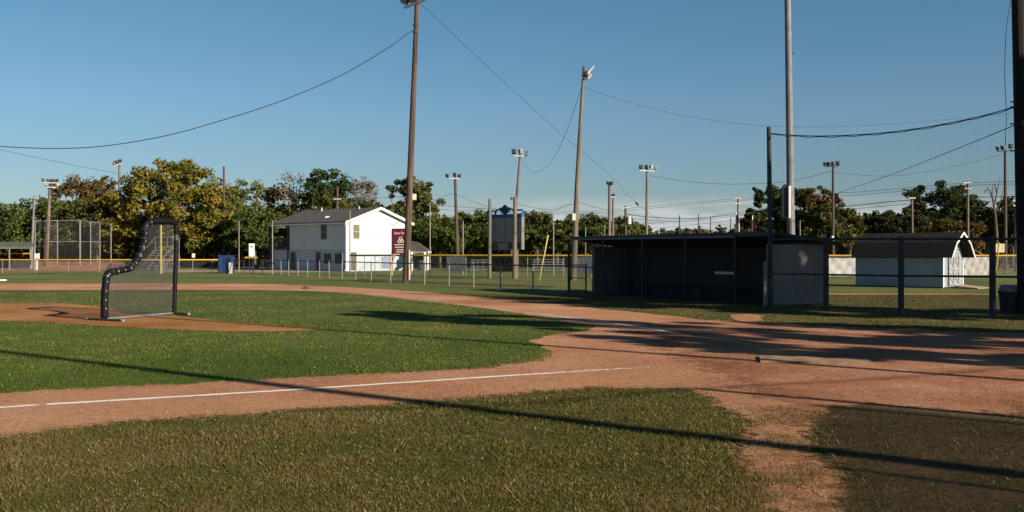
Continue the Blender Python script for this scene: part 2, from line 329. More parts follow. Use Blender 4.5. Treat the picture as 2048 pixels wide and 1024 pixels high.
# ------------------------------------------------------------------ blades (stuff)
def inpoly(x, y, poly):
    px_ = np.array([p.x for p in poly]); py_ = np.array([p.y for p in poly]); r = np.zeros(len(x), bool)
    x2 = np.roll(px_, -1); y2 = np.roll(py_, -1)
    for a, b, c, d in zip(px_, py_, x2, y2):
        if b == d: continue
        k = ((b > y) != (d > y)) & (x < (c-a)*(y-b)/(d-b)+a); r ^= k
    return r
def fastmesh(name, V, nv, material, tone, parent=None, off=None):
    """V: (n*nv,3) array, faces of nv verts; tone per face"""
    n = len(V)//nv; me = bpy.data.meshes.new(name)
    if off is not None: V = V-np.array(off)
    me.vertices.add(len(V)); me.vertices.foreach_set('co', V.astype(np.float32).ravel())
    me.loops.add(n*nv); me.loops.foreach_set('vertex_index', np.arange(n*nv, dtype=np.int32))
    me.polygons.add(n); me.polygons.foreach_set('loop_start', np.arange(0, n*nv, nv, dtype=np.int32)); me.polygons.foreach_set('loop_total', np.full(n, nv, dtype=np.int32))
    me.update(calc_edges=True)
    a = me.attributes.new('tone', 'FLOAT', 'FACE'); a.data.foreach_set('value', np.clip(tone, 0, 1).astype(np.float32))
    me.materials.append(material); o = bpy.data.objects.new(name, me); COL.objects.link(o); o.parent = parent; return o
rs = np.random.RandomState(4)
def vnoise(x, y, sc, seed):
    r = np.random.RandomState(seed).rand(64, 64); u = x/sc; v = y/sc
    i = np.floor(u).astype(int); j = np.floor(v).astype(int); fu = u-i; fv = v-j; fu = fu*fu*(3-2*fu); fv = fv*fv*(3-2*fv)
    g = lambda a, b: r[a % 64, b % 64]
    return (g(i, j)*(1-fu)+g(i+1, j)*fu)*(1-fv)+(g(i, j+1)*(1-fu)+g(i+1, j+1)*fu)*fv
def blades(name, n, ylo, yhi, keep, hmin, hmax, wmul, material, lean=.6, straw=.12, label=None, tfar=0.0):
    py = rs.uniform(ylo, yhi, n); px = rs.uniform(-260, 2308, n); Y = F*CAMH/(py-HOR); X = (px-1024)/F*Y
    k = keep(X, Y); X = X[k]; Y = Y[k]; n = len(X)
    # clumping
    c1 = vnoise(X, Y, .35, 1); c2 = vnoise(X, Y, 1.7, 2); c3 = vnoise(X, Y, .09, 3)
    kk = rs.rand(n) < (.35+.9*c1*c3+.25*c2); X = X[kk]; Y = Y[kk]; c1 = c1[kk]; c2 = c2[kk]; n = len(X)
    th = rs.uniform(0, 2*PI, n); st = rs.rand(n) < straw*(0.15+3.2*vnoise(X, Y, .45, 9)**2.2*(.4+vnoise(X, Y, 2.1, 15)))
    h = rs.uniform(hmin, hmax, n)*(.6+.7*c1); ln = np.abs(rs.normal(0, lean, n)); ln[st] = rs.uniform(1.0, 2.2, st.sum())
    h[st] *= 1.0
    w = np.maximum(.0035, Y*.00055)*wmul*rs.uniform(.7, 1.4, n)
    dx = np.cos(th); dy = np.sin(th); th2 = th+rs.uniform(.6, 2.5, n); wx = np.cos(th2); wy = np.sin(th2)
    hz = h/np.sqrt(1+ln**2); hx = h*ln/np.sqrt(1+ln**2)
    z0 = np.where(st, .012, 0.0)
    V = np.empty((n, 3, 3)); V[:, 0] = np.stack([X-wx*w, Y-wy*w, z0], 1); V[:, 1] = np.stack([X+wx*w, Y+wy*w, z0], 1)
    V[:, 2] = np.stack([X+dx*hx, Y+dy*hx, hz+z0+.004], 1)
    big = vnoise(X+40, Y+11, 3.3, 21); tone = np.where(st, rs.uniform(.76, 1, n)**1.5, (-.06 if tfar == 0 else -.16)+.34*c2+.30*c1+.26*big+rs.uniform(-.14, .20, n)+np.clip((Y-15)/14, 0, 1)*tfar)
    tone = np.where(st, tone, np.clip(tone, 0, .74))
    o = fastmesh(name, V.reshape(-1, 3), 3, material, tone); o['kind'] = 'stuff'
    if label: o['label'] = label; o['category'] = 'grass'
    return o
M['blade'] = leaf_mat('blade_foul', [(0, (.036, .058, .012)), (.3, (.070, .080, .020)), (.55, (.115, .100, .032)), (.74, (.15, .115, .048)), (.8, (.20, .15, .07)), (1, (.30, .23, .12))], .2)
M['blade_in'] = leaf_mat('blade_infield', [(0, (.032, .070, .010)), (.3, (.055, .105, .014)), (.55, (.105, .135, .026)), (.74, (.165, .165, .045)), (.8, (.26, .23, .08)), (1, (.40, .33, .15))], .25)
def k_foul(x, y):
    x0_, y0_ = x, y; n_ = len(x); sp = np.where(rs.rand(n_) < .35, 3.0, 1.0); x = x+rs.normal(0, .035, n_)*sp; y = y+rs.normal(0, .035, n_)*sp
    bad = inpoly(x, y, DIRT) & ~(inpoly(x, y, TURF1) | inpoly(x, y, TURF2) | inpoly(x, y, TURF3) | inpoly(x, y, TURF4))
    trk = inpoly(x0_, y0_, TRACK) & (vnoise(x, y, .42, 31)+.5*vnoise(x, y, .09, 32)+.5*np.clip(np.abs(x-(3.05-.10*(12-y)))-.15, 0, .5) > .80)
    return (~bad | trk) & ~inpoly(x, y, INF) & ~(inpoly(x0_+rs.normal(0, .22, n_), y0_+rs.normal(0, .22, n_), WORN) & ((vnoise(x, y, .25, 6)+.6*vnoise(x, y, 1.1, 8) < .48) | (vnoise(x*13, y*11, .37, 10) < .22))) & ~inpoly(x, y, PATCH)
def k_in(x, y):
    n_ = len(x); x = x+rs.normal(0, .05, n_); y = y+rs.normal(0, .05, n_)
    return inpoly(x, y, INF) & ~inpoly(x, y, DIRT) & ~inpoly(x, y, MOUND)
blades('grass', 800000, 586, 1075, k_foul, .014, .034, .82, M['blade'], 1.1, .09, 'patchy olive turf with straw blades in front of the chalked base path')
blades('grass', 330000, 586, 830, k_in, .018, .038, 1.0, M['blade_in'], .8, .03, 'short green infield turf between the two chalk lines', .32)
blades('straw', 11000, 700, 1075, k_foul, .025, .055, 1.0, M['blade'], 1.6, 5.0, 'scattered dry straw stems lying on the olive foreground turf')
# dirt clods
def clods(n):
    py = rs.uniform(640, 1000, n); px = rs.uniform(-100, 2150, n); Y = F*CAMH/(py-HOR); X = (px-1024)/F*Y
    k = inpoly(X, Y, DIRT); X = X[k]; Y = Y[k]; k = rs.rand(len(X)) < .15+vnoise(X, Y, .8, 12)**2*1.3; X = X[k]; Y = Y[k]; n = len(X)
    r = .003+.012*rs.rand(n)**4+Y*.00015; base = np.array([(1, 0, .2), (-.5, .87, .1), (-.5, -.87, .3), (0, 0, 1.0)])
    ang = rs.uniform(0, 6.3, n); V = []
    for tri in ((0, 1, 3), (1, 2, 3), (2, 0, 3)):
        for q in tri:
            b = base[q]; x = (b[0]*np.cos(ang)-b[1]*np.sin(ang))*r*1.3+X; y = (b[0]*np.sin(ang)+b[1]*np.cos(ang))*r*1.3+Y; V.append(np.stack([x, y, b[2]*r+.006], 1))
    V = np.stack(V, 1).reshape(-1, 3); o = fastmesh('dirt_clods', V, 3, mat('clod', (.28, .14, .08), .95, .4, 3), np.zeros(len(V)//3)); o['kind'] = 'stuff'
clods(30000)

# ------------------------------------------------------------------ trees
PAL = {
 'dark': [(0, (.020, .034, .012)), (.5, (.045, .068, .020)), (1, (.090, .112, .036))],
 'green': [(0, (.030, .050, .014)), (.5, (.068, .094, .024)), (1, (.13, .15, .044))],
 'light': [(0, (.055, .080, .022)), (.5, (.12, .155, .045)), (1, (.20, .22, .08))],
 'syc': [(0, (.055, .056, .013)), (.4, (.135, .130, .028)), (.75, (.22, .185, .038)), (1, (.29, .185, .042))],
 'orange': [(0, (.050, .042, .014)), (.5, (.105, .080, .024)), (1, (.19, .105, .035))],
 'olive': [(0, (.040, .048, .014)), (.5, (.088, .098, .028)), (1, (.155, .150, .050))],
 'pale': [(0, (.11, .085, .065)), (.5, (.19, .155, .12)), (1, (.28, .235, .18))],
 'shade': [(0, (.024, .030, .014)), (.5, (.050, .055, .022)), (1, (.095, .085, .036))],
}
LM = {k: leaf_mat('leaves_'+k, v, .22) for k, v in PAL.items()}
M['bark'] = mat('bark', (.13, .10, .075), .95, .45, 3, .6, 12, stretch=(1, 1, .25))
M['palebark'] = mat('pale_bark', (.48, .44, .38), .9, .4, 2, .4, 10, stretch=(1, 1, .4))
def crown(rng, lobes, n, size, sub, spread=.30, flat=1.0):
    lob = np.array(lobes); area = (lob[:, 3]*lob[:, 4]+lob[:, 3]*lob[:, 5]); pr = area/area.sum()
    C = []; T = []; cnt = rng.multinomial(max(len(lobes), sub), pr)
    for l, c in zip(lob, cnt):
        d = rng.normal(size=(c, 3)); d /= np.linalg.norm(d, axis=1)[:, None]; r = rng.uniform(.45, 1.0, c)**.7
        C.append(l[:3]+d*l[3:6]*r[:, None]); T.append(rng.uniform(.2, .8, c)); 
    C = np.concatenate(C); T = np.concatenate(T); rad = np.mean(lob[:, 3])*spread*rng.uniform(.6, 1.4, len(C))
    idx = rng.randint(0, len(C), n)
    off = rng.normal(size=(n, 3)); off /= np.linalg.norm(off, axis=1)[:, None]; off *= (rng.rand(n)**.45)[:, None]
    ctr = C[idx]+off*rad[idx][:, None]*np.array([1.15, 1.15, .8])
    u = rng.normal(size=(n, 3)); u /= np.linalg.norm(u, axis=1)[:, None]
    nrm = off*.6+rng.normal(size=(n, 3))*.7+np.array([0, 0, .35]); u = np.cross(nrm, u); u /= np.linalg.norm(u, axis=1)[:, None]+1e-9
    v = np.cross(nrm, u); v /= np.linalg.norm(v, axis=1)[:, None]+1e-9
    s = size*rng.uniform(.5, 1.3, n)[:, None]
    V = np.empty((n, 4, 3)); V[:, 0] = ctr-u*s*.5; V[:, 1] = ctr-v*s*.32; V[:, 2] = ctr+u*s*.55; V[:, 3] = ctr+v*s*.36
    tone = T[idx]+rng.uniform(-.3, .3, n)
    return V.reshape(-1, 3), tone
def tree(base, h, w, zb, pal, label, seed, n=6000, leaf=.34, lobes=9, trunk=None, tmat='bark', spread=.34, sub=None, group=None, name='tree', topheavy=0.0, limbs=True, dens=1.0, cat='tree', lobelist=None, depth=.8):
    rng = np.random.RandomState(seed); base = Vector(base); t = thing(name, label, cat, base, group)
    L = []
    cz = (h+zb)/2; rz = (h-zb)/2; rx = w/2
    if lobelist: L = [tuple(q) for q in lobelist]
    else:
        L.append((0, 0, cz, rx*.72, rx*.6, rz*.80)); L.append((rx*.3, 0, zb+rz*.45, rx*.55, rx*.5, rz*.45)); L.append((-rx*.35, 0, zb+rz*.5, rx*.55, rx*.5, rz*.45))
        for i in range(lobes):
            a = 2*PI*i/lobes*2.4+rng.uniform(-.4, .4); e = rng.uniform(-.75, .95); k = math.sqrt(max(0.05, 1-e*e))
            r = rng.uniform(.30, .46)
            L.append((math.cos(a)*rx*k*(1-r*.9), math.sin(a)*rx*depth*k*(1-r*.9), cz+e*rz*(1-r*.8), rx*r, rx*r*.9, max(rz*r*.85, rx*r*.55)))
        L.append((rng.uniform(-.2, .2)*rx, 0, h-rz*.3, rx*.34, rx*.34, rz*.30)); L.append((.38*rx, 0, h-rz*.42, rx*.32, rx*.3, rz*.30)); L.append((-.38*rx, 0, h-rz*.40, rx*.32, rx*.3, rz*.30))
    V, tone = crown(rng, L, int(n*dens), leaf, sub or int(len(L)*9), spread)
    zmin = V[:, 2] > .05; 
    fastmesh('crown', V, 4, LM[pal], tone, t)
    tr = trunk or max(.14, h*.018); mb = MB()
    lx = rng.uniform(-.04, .04)*h; ztop = zb+(h-zb)*.55
    pts = [Vector((lx*q*q, rng.uniform(-.02, .02)*h*q, ztop*q)) for q in (0, .12, .35, .6, .8, 1)]
    mb.tube(pts, [tr*1.35, tr, tr*.85, tr*.65, tr*.45, tr*.2], 8)
    if limbs:
        for l in L:
            q0 = rng.uniform(.3, .9); i = int(q0*5); s = pts[i].lerp(pts[min(i+1, 5)], q0*5-i); e = Vector(l[:3])
            e = s+(e-s)*1.05; m_ = s.lerp(e, .5)+Vector((0, 0, -.05*(e-s).length)); r0 = tr*.42
            mb.tube([s, m_, e], [r0, r0*.6, r0*.2], 5)
            for _ in range(3):
                d = Vector(rng.normal(size=3)); d = d.normalized()*l[3]*.95; d.z = abs(d.z)*.8
                st = s.lerp(e, rng.uniform(.5, .95)); mb.tube([st, st+d*.5, st+d], [r0*.3, r0*.2, r0*.06], 4)
    mb.build('trunk', M[tmat], t, local=True, smooth=True)
    return t
def ptree(px, ytop, wpx, Y, pal, label, seed, ybase=None, **kw):
    base = GX(px, Y); h = CAMH+(HOR-ytop)/F*Y; w = wpx/F*Y*1.22
    zb = max(.2, CAMH+(HOR-(ybase or 500))/F*Y)
    return tree(base, h, w, zb, pal, label, seed, **kw)
GT = 'trees in the wooded edge beyond the fields'
ptree(-20, 398, 130, 112, 'green', 'dark green tree at the far left edge of the photo', 1, group=GT, n=6000)
ptree(62, 402, 110, 122, 'dark', 'dark thin-topped tree just behind the leaning steel pole at far left', 2, group=GT, n=5000)
ptree(150, 350, 110, 126, 'orange', 'rusty-topped tree right of the leaning floodlight pole with eight lamps', 3, 450, group=GT, n=6000)
ptree(130, 400, 150, 118, 'green', 'bushy green tree below the rusty treetop on the left', 4, group=GT, n=7000)
ptree(205, 352, 66, 128, 'orange', 'small rust-brown tree with sky gaps left of the big golden tree', 5, 430, group=GT, n=2600, lobes=6, spread=.42)
ptree(195, 395, 130, 116, 'olive', 'olive tree behind the tall wire backstop', 6, group=GT, n=7000)
# big sycamore
Yb = 116; k = Yb/F
LB = []
rg = random.Random(8)
for (x, y, r) in ((445, 398, 24), (340, 362, 36), (300, 372, 34), (372, 366, 34), (400, 372, 32), (275, 388, 34), (425, 395, 32), (255, 410, 32), (447, 415, 24), (452, 440, 20), (228, 445, 26), (222, 490, 22), (395, 352, 18), (268, 368, 18), (330, 395, 48), (435, 415, 34), (385, 420, 44), (250, 435, 36), (300, 440, 46), (350, 450, 46),
                  (410, 455, 40), (445, 445, 24), (240, 475, 28), (285, 485, 34), (375, 490, 34), (395, 475, 32), (325, 340, 18), (352, 338, 18), (230, 455, 20), (400, 500, 20)):
    LB.append(((x-322)*k, rg.uniform(-3.5, 3.5), CAMH+(HOR-y)*k, r*k*1.3, r*k*1.3, r*k*1.12))
tree(GX(322, Yb), 13.2, 15, 1.2, 'syc', 'huge round golden-olive tree towering behind the left bleachers', 8, n=42000, leaf=.37, lobelist=LB, trunk=.42, sub=330, spread=.36)
ptree(484, 354, 100, 120, 'light', 'tall pale green tree just right of the big golden tree', 10, group=GT, n=8000, leaf=.28)
ptree(430, 430, 120, 116, 'dark', 'low dark green tree behind the blue container', 11, group=GT, n=7000)
ptree(510, 418, 110, 112, 'green', 'mid green bushy tree left of the white house', 12, group=GT, n=8000)
ptree(550, 372, 90, 126, 'orange', 'orange-brown treetop above the left end of the house roof', 13, 460, group=GT, n=4200, spread=.42)
ptree(575, 408, 110, 118, 'olive', 'olive tree directly behind the left end of the house roof', 14, group=GT, n=7000)
ptree(588, 338, 62, 122, 'pale', 'tall thin half-bare tree with a white trunk above the house', 15, 420, n=700, lobes=7, tmat='palebark', trunk=.22, leaf=.26, spread=.5)
ptree(655, 336, 84, 120, 'dark', 'dark green tree with an airy crown above the middle of the house roof', 16, 420, n=4600, lobes=8, spread=.40)
ptree(625, 372, 90, 117, 'dark', 'dark tree lower left of the airy-crowned tree behind the house', 17, group=GT, n=6000)
ptree(668, 392, 100, 113, 'olive', 'yellowing olive tree behind the wooden cross-arm pole near the roof', 18, group=GT, n=7000)
ptree(725, 352, 66, 122, 'pale', 'pale greyish tree with thinning pinkish leaves above the roof ridge', 19, 440, n=4200, lobes=8, leaf=.22, tmat='palebark', spread=.5)
ptree(735, 405, 110, 117, 'green', 'green tree below the pale greyish tree behind the roof peak', 20, group=GT, n=6500)
LB = [((x-826)*115/F, rg.uniform(-2, 2), CAMH+(HOR-y)*115/F, r*1.15*115/F, r*1.2*115/F, r*115/F) for x, y, r in ((826, 362, 18), (846, 372, 18), (800, 375, 18), (860, 395, 17), (868, 408, 15), (782, 392, 16), (820, 395, 26), (850, 425, 26), (800, 425, 26), (835, 450, 30), (815, 372, 20), (838, 385, 22), (805, 400, 24), (835, 410, 26))]
tree(GX(826, 115), 11, 6, 2, 'olive', 'dark olive jagged tree rising behind the tall brown floodlight pole', 21, n=14000, lobelist=LB, leaf=.32, sub=110, trunk=.3)
for i, (px, yt, w, Y, pal, lab) in enumerate((
    (795, 415, 100, 112, 'green', 'low green tree between the house peak and the tall brown pole'),
    (880, 432, 110, 110, 'green', 'low green tree right of the open porch roof'),
    (950, 420, 90, 116, 'light', 'light green tree behind the left scoreboard post'),
    (1010, 440, 100, 112, 'green', 'green tree hidden mostly behind the scoreboard'),
    (1075, 424, 90, 116, 'olive', 'brownish olive tree just right of the scoreboard'),
    (1115, 450, 80, 110, 'olive', 'short olive tree behind the leaning yellow pole'),
    (1175, 428, 90, 118, 'green', 'green tree behind the tall leaning pole by the dugout'),
    (1235, 432, 80, 124, 'light', 'light green tree around the transformer pole'),
    (1275, 448, 60, 126, 'light', 'small light green tree left of the four-lamp pole above the dugout'))):
    ptree(px, yt, w, Y, pal, lab, 40+i, group=GT, n=6500)
for i, (px, yt, w, Y, pal, lab) in enumerate((
    (1322, 460, 70, 210, 'olive', 'far olive tree just right of the four-lamp pole above the dugout'),
    (1362, 456, 60, 205, 'dark', 'far dark round tree above the middle of the dugout roof'),
    (1397, 454, 50, 215, 'orange', 'far reddish tree by the thin net poles above the dugout'),
    (1437, 450, 36, 220, 'olive', 'small far tree with a pointed ragged top left of the flags'))):
    ptree(px, yt, w, Y, pal, lab, 60+i, 505, group='far trees above the dugout roof', n=3500, leaf=.5)
for i, (px, yt, w, Y, pal, lab, n) in enumerate((
    (1502, 420, 60, 105, 'shade', 'dark tree behind the two flags', 4500),
    (1537, 368, 70, 108, 'dark', 'tall dark tree behind the net post at the dugout corner', 7000),
    (1585, 368, 80, 110, 'dark', 'dark green tree behind the grey steel mast', 7500),
    (1632, 366, 80, 106, 'orange', 'brown-leaved open tree between the steel mast and the four-lamp pole', 5200),
    (1665, 410, 80, 104, 'olive', 'olive brown tree around the right four-lamp pole', 5200),
    (1700, 425, 50, 106, 'orange', 'small ragged brown tree right of the right four-lamp pole', 2600),
    (1757, 420, 66, 110, 'dark', 'small round dark green tree above the left of the shed', 4500),
    (1805, 415, 80, 108, 'shade', 'dull dark tree above the middle of the shed roof', 6000),
    (1870, 362, 120, 112, 'dark', 'largest dark green tree above the shed roof', 12000),
    (1925, 385, 90, 114, 'dark', 'dark tree with a utility pole before it, right of the largest shed tree', 7500),
    (1905, 440, 100, 104, 'orange', 'low russet bush tree just above the shed ridge', 5500),
    (1975, 420, 70, 108, 'shade', 'dark tree behind the bare dead tree on the right', 5000),
    (2025, 392, 80, 110, 'dark', 'dark tree at the far right behind the leaning big pole', 6000),
    (2080, 400, 100, 106, 'dark', 'dark tree beyond the right edge of the photo', 5000))):
    ptree(px, yt, w*1.18, Y, pal, lab, 80+i, group='trees beyond the shed', n=int(n*1.15), sub=110, spread=.40 if 'open' in lab or 'ragged' in lab else .34)
# bare dead tree
t = thing('dead_tree', 'bare dead tree with forked grey branches near the right three-lamp pole', 'tree', GX(1992, 100))
mb = MB(); b0 = GX(1992, 100)
def zz(px, py, Y=100): return P(px, py, Y)
mb.tube([b0, zz(1993, 470), zz(1990, 430), zz(1986, 400)], [.22, .18, .14, .09], 7)
for pts in (((1986, 400), (1978, 378), (1972, 372)), ((1988, 412), (1994, 385), (2000, 355)), ((1990, 425), (2002, 400), (2006, 378)), ((1986, 402), (1984, 385), (1986, 366)), ((1978, 380), (1972, 380), (1968, 386)), ((1994, 386), (1990, 372), (1991, 362))):
    mb.tube([zz(*q) for q in pts], [.09, .06, .02], 5)
mb.build('trunk', M['bark'], t, smooth=True)
# undergrowth
def undergrowth(name, sky_, Y0, Y1, n, leaf, pal, x0, x1, seed, label):
    rng = np.random.RandomState(seed); px = rng.uniform(x0, x1, n); Y = rng.uniform(Y0, Y1, n)
    xs = [a for a, b in sky_]; ys = [b for a, b in sky_]; yt = np.interp(px, xs, ys)+ (vnoise(px, px*0, 22, 5)-.5)*26+(vnoise(px, px*0, 7, 6)-.5)*12
    h = CAMH+(HOR-yt)/F*Y; X = (px-1024)/F*Y; z = h*rng.rand(n)**.8
    ctr = np.stack([X, Y, z], 1); u = rng.normal(size=(n, 3)); u /= np.linalg.norm(u, axis=1)[:, None]; nrm = rng.normal(size=(n, 3))*.6+np.array([.1, -.3, .3])
    u = np.cross(nrm, u); u /= np.linalg.norm(u, axis=1)[:, None]; v = np.cross(nrm, u); v /= np.linalg.norm(v, axis=1)[:, None]; s = leaf*rng.uniform(.6, 1.3, n)[:, None]
    V = np.empty((n, 4, 3)); V[:, 0] = ctr-u*s*.5; V[:, 1] = ctr-v*s*.35; V[:, 2] = ctr+u*s*.5; V[:, 3] = ctr+v*s*.35
    tone = vnoise(X, z*3, 2.2, seed)+rng.uniform(-.25, .25, n)
    o = fastmesh(name, V.reshape(-1, 3), 4, LM[pal], tone); tag(o, label, 'undergrowth', kind='stuff')
SK = [(-300, 415), (0, 425), (200, 425), (400, 430), (560, 430), (700, 430), (850, 435), (1200, 440), (1270, 452), (1295, 478), (1460, 480), (1480, 440), (1700, 455), (1750, 440), (2048, 430), (2400, 430)]
undergrowth('undergrowth', SK, 119, 130, 80000, .5, 'olive', -350, 2400, 31, 'tangled dark undergrowth filling in below the far trees')
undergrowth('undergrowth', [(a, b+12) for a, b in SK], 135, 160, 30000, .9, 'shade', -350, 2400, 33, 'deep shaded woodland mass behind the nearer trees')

# off-frame shade trees on the right
def TN(t_, n_): return Vector((-SX*t_+.6*n_, -SY*t_+.8*n_, 0))
tree(TN(-13, 30.0), 15.0, 8.6, 3.2, 'dark', 'tall shade tree out of frame right of the dugout fence', 201, n=23000, leaf=.36, lobes=12, sub=130, spread=.28, trunk=.32)
tree(TN(-12, 19.8), 13.2, 6.0, 3.0, 'dark', 'tall shade tree out of frame level with home plate', 202, n=16000, leaf=.34, lobes=10, sub=75, spread=.27, trunk=.28)
tree(TN(-10, 23.0), 8.0, 3.6, 3.0, 'dark', 'shorter shade tree out of frame beside the tall ones', 203, n=7000, leaf=.3, lobes=7, trunk=.2)
tree(TN(-9, 16.8), 8.2, 2.6, 3.2, 'dark', 'slender shade tree out of frame nearest the camera', 204, n=4500, leaf=.28, lobes=7, trunk=.16)

# ------------------------------------------------------------------ more materials
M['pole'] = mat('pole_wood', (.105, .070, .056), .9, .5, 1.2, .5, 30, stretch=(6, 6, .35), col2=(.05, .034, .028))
M['poleshade'] = mat('pole_tree_shaded', (.022, .018, .018), .95, .4, 1.2, .5, 30, stretch=(6, 6, .35))  # wood colour taken near black to hold the tree shade
M['polegrey'] = mat('pole_grey', (.18, .145, .12), .9, .4, 1.2, .5, 30, stretch=(6, 6, .35), col2=(.095, .075, .062))
M['poledark'] = mat('pole_dark', (.10, .075, .06), .9, .4, 1.2, .5, 30, stretch=(6, 6, .35))
M['steel'] = mat('galvanised', (.17, .18, .195), .6, .25, 3, metal=.0)
M['darkpost'] = mat('dark_post', (.038, .045, .058), .7, .3, 4, metal=.0)  # near posts' shade is put into this dark colour
M['lamp'] = mat('lamp_housing', (.05, .055, .065), .5, .2, 3, metal=.3)
M['lamplight'] = mat('lamp_housing_pale', (.35, .33, .29), .5, .2, 3, metal=.3)
M['cross'] = mat('crossarm', (.55, .53, .5), .7, .2, 3)
M['crossdark'] = mat('crossarm_dark', (.08, .07, .065), .8, .2, 3)
M['wire'] = mat('cable_black', (.03, .03, .035), .6, .1, 3)
M['white'] = mat('white_paint', (.78, .78, .77), .6, .06, 2)
M['box'] = mat('pale_box', (.6, .6, .57), .6, .1, 3)
M['box2'] = mat('worn_grey', (.26, .25, .24), .7, .2, 3)
M['link'] = link_mat('chain_link', (.45, .46, .46), .06, .11)
M['linkfar'] = link_mat('chain_link_far', (.24, .25, .25), .09, .06)
M['linkdark'] = link_mat('chain_link_dark', (.12, .13, .14), .09, .16)
M['yellow'] = mat('yellow_cap', (.50, .30, .04), .6, .15, 1.5)
M['paleyellow'] = mat('yellow_pole', (.50, .44, .13), .5, .1, 1.5)
M['wirepost'] = mat('fence_post', (.24, .23, .21), .75, .2, 2, metal=.0)

# ------------------------------------------------------------------ fences
def fence_line(name, label, pts, h, posts, pm, rm, lm, pr=.03, rr=.022, mid=None, cap=None, group=None, bottom=False, hpost=None):
    """pts: list of ground points; posts: positions"""
    t = thing(name, label, 'fence', pts[0], group)
    for i, q in enumerate(posts):
        mb = MB(); hh = (hpost or h)+.04; mb.tube([q, q+Vector((0, 0, hh))], pr, 8); mb.tube([q+Vector((0, 0, hh)), q+Vector((0, 0, hh+.03))], [pr*1.15, pr*.4], 8); mb.build('post', pm, t)
    mb = MB(); mb.tube([Vector(p)+Vector((0, 0, h)) for p in pts], rr, 6); mb.build('top_rail', rm, t, smooth=True)
    if mid:
        mb = MB()
        for z in mid: mb.tube([Vector(p)+Vector((0, 0, z)) for p in pts], rr*.85, 6)
        mb.build('middle_rail', rm, t)
    if cap:
        mb = MB(); mb.tube([Vector(p)+Vector((0, 0, h+.02)) for p in pts], cap, 8); mb.build('safety_cap', M['yellow'], t, smooth=True)
    if lm: uvsheet('wire_mesh', [(pts[i], pts[i+1], .03, h-.01) for i in range(len(pts)-1)], lm, t)
    return t
fp = [(1138, 585), (1066, 580.5), (1001, 577), (947, 574.5), (898, 572), (849, 569.5), (781, 565.5), (742.5, 562.5), (711, 560), (684, 558), (658, 556.5), (639, 555.6), (615, 553.8), (596, 552.5), (577, 551), (562, 550), (545, 549)]
pp = [G(*q) for q in fp]
fence_line('chain_link_fence', 'low chain link fence with pale posts running from the dugout to the white house', pp, 1.13, pp[1:], M['wirepost'], M['darkpost'], M['linkfar'], .035, .03)
pl = [G(545, 549), GX(520, 79), GX(500, 80.5), GX(470, 82)]
fence_line('chain_link_fence', 'short chain link fence between the blue container and the house stairs', pl, 1.13, [GX(q, 80) for q in (525, 505, 488)], M['darkpost'], M['darkpost'], M['linkfar'], .03, .025)
lf = [GX(x, 84.5) for x in (-420, -200, 0, 200, 440)]
fence_line('outfield_fence', 'low wire outfield fence with a bright yellow cap across the left', lf, 1.1, [GX(x, 84.5) for x in (-300, -240, -175, -110, -50, 5, 71, 137, 199, 262, 326, 385, 425)], M['wirepost'], M['darkpost'], M['linkfar'], .025, .02, cap=.055)
def yf(px): return GX(px, np.interp(px, [690, 1180, 1620, 2040, 2400], [76, 68, 67, 68, 70]))
yl = [yf(x) for x in (700, 860, 1020, 1180, 1400, 1620, 1830, 2040, 2400)]
fence_line('outfield_fence', 'taller wire outfield fence with a yellow cap behind the scoreboard, dugout and shed', yl, 1.50, [yf(x) for x in (700, 729, 750, 781, 810, 850, 897, 932, 1003, 1055, 1127, 1183, 1250, 1330, 1400, 1480, 1560, 1647, 1710, 1780, 1850, 1925, 1978, 2040, 2120, 2200)], M['wirepost'], M['darkpost'], M['linkfar'], .03, .025, cap=.065)
# banners
def wrinkled(name, label, px0, px1, z0, z1, material, Y=None, amp=.03, off=.08, seed=1, group=None):
    a = yf(px0)-Vector((0, off, 0)); b = yf(px1)-Vector((0, off, 0)); mb = MB(); nx, nz = 22, 10; rng = random.Random(seed); ph = [rng.uniform(0, 6) for _ in range(6)]
    vs = []; fs = []
    for i in range(nx+1):
        for j in range(nz+1):
            u = i/nx; v = j/nz; p = a.lerp(b, u); w = amp*(math.sin(9*u+4*v+ph[0])+.7*math.sin(17*u-11*v+ph[1])+.5*math.sin(5*v*u*9+ph[2]))
            sag = -.05*math.sin(PI*u)*(1-v)
            vs.append((p.x, p.y-abs(w), z0+(z1-z0)*v+sag*.3))
    for i in range(nx):
        for j in range(nz): n = i*(nz+1)+j; fs.append((n, n+nz+1, n+nz+2, n+1))
    mb.add(vs, fs); m0 = a.lerp(b, .5)
    return single(mb, name, material, label, 'banner', (m0.x, m0.y, z0), group, smooth=True)
wrinkled('banner', 'plain grey-blue vinyl banner on the yellow-capped fence left of the scoreboard', 893, 932, .42, 1.44, mat('grey_banner', (.13, .145, .165), .7, .12, 1.5), seed=1, amp=.008)
wrinkled('banner', 'black banner on the yellow-capped fence between the scoreboard posts', 981, 1027, .38, 1.44, mat('black_banner', (.006, .006, .007), .95, .2, 1.5), seed=2)
wrinkled('banner', 'blue-grey banner on the fence just left of the dugout', 1152, 1184, .30, 1.42, mat('blue_banner', (.14, .17, .21), .7, .12, 1.5), seed=3, amp=.008)
wrinkled('banner', 'creased white banner on the fence left of the shed', 1648, 1722, .14, 1.36, mat('white_banner', (.42, .42, .42), .7, .08, 1.5), seed=4, amp=.05)
wrinkled('banner', 'creased white banner on the fence right of the shed', 1920, 1978, .20, 1.42, mat('white_banner_b', (.42, .41, .39), .7, .08, 1.5), seed=5, amp=.05)

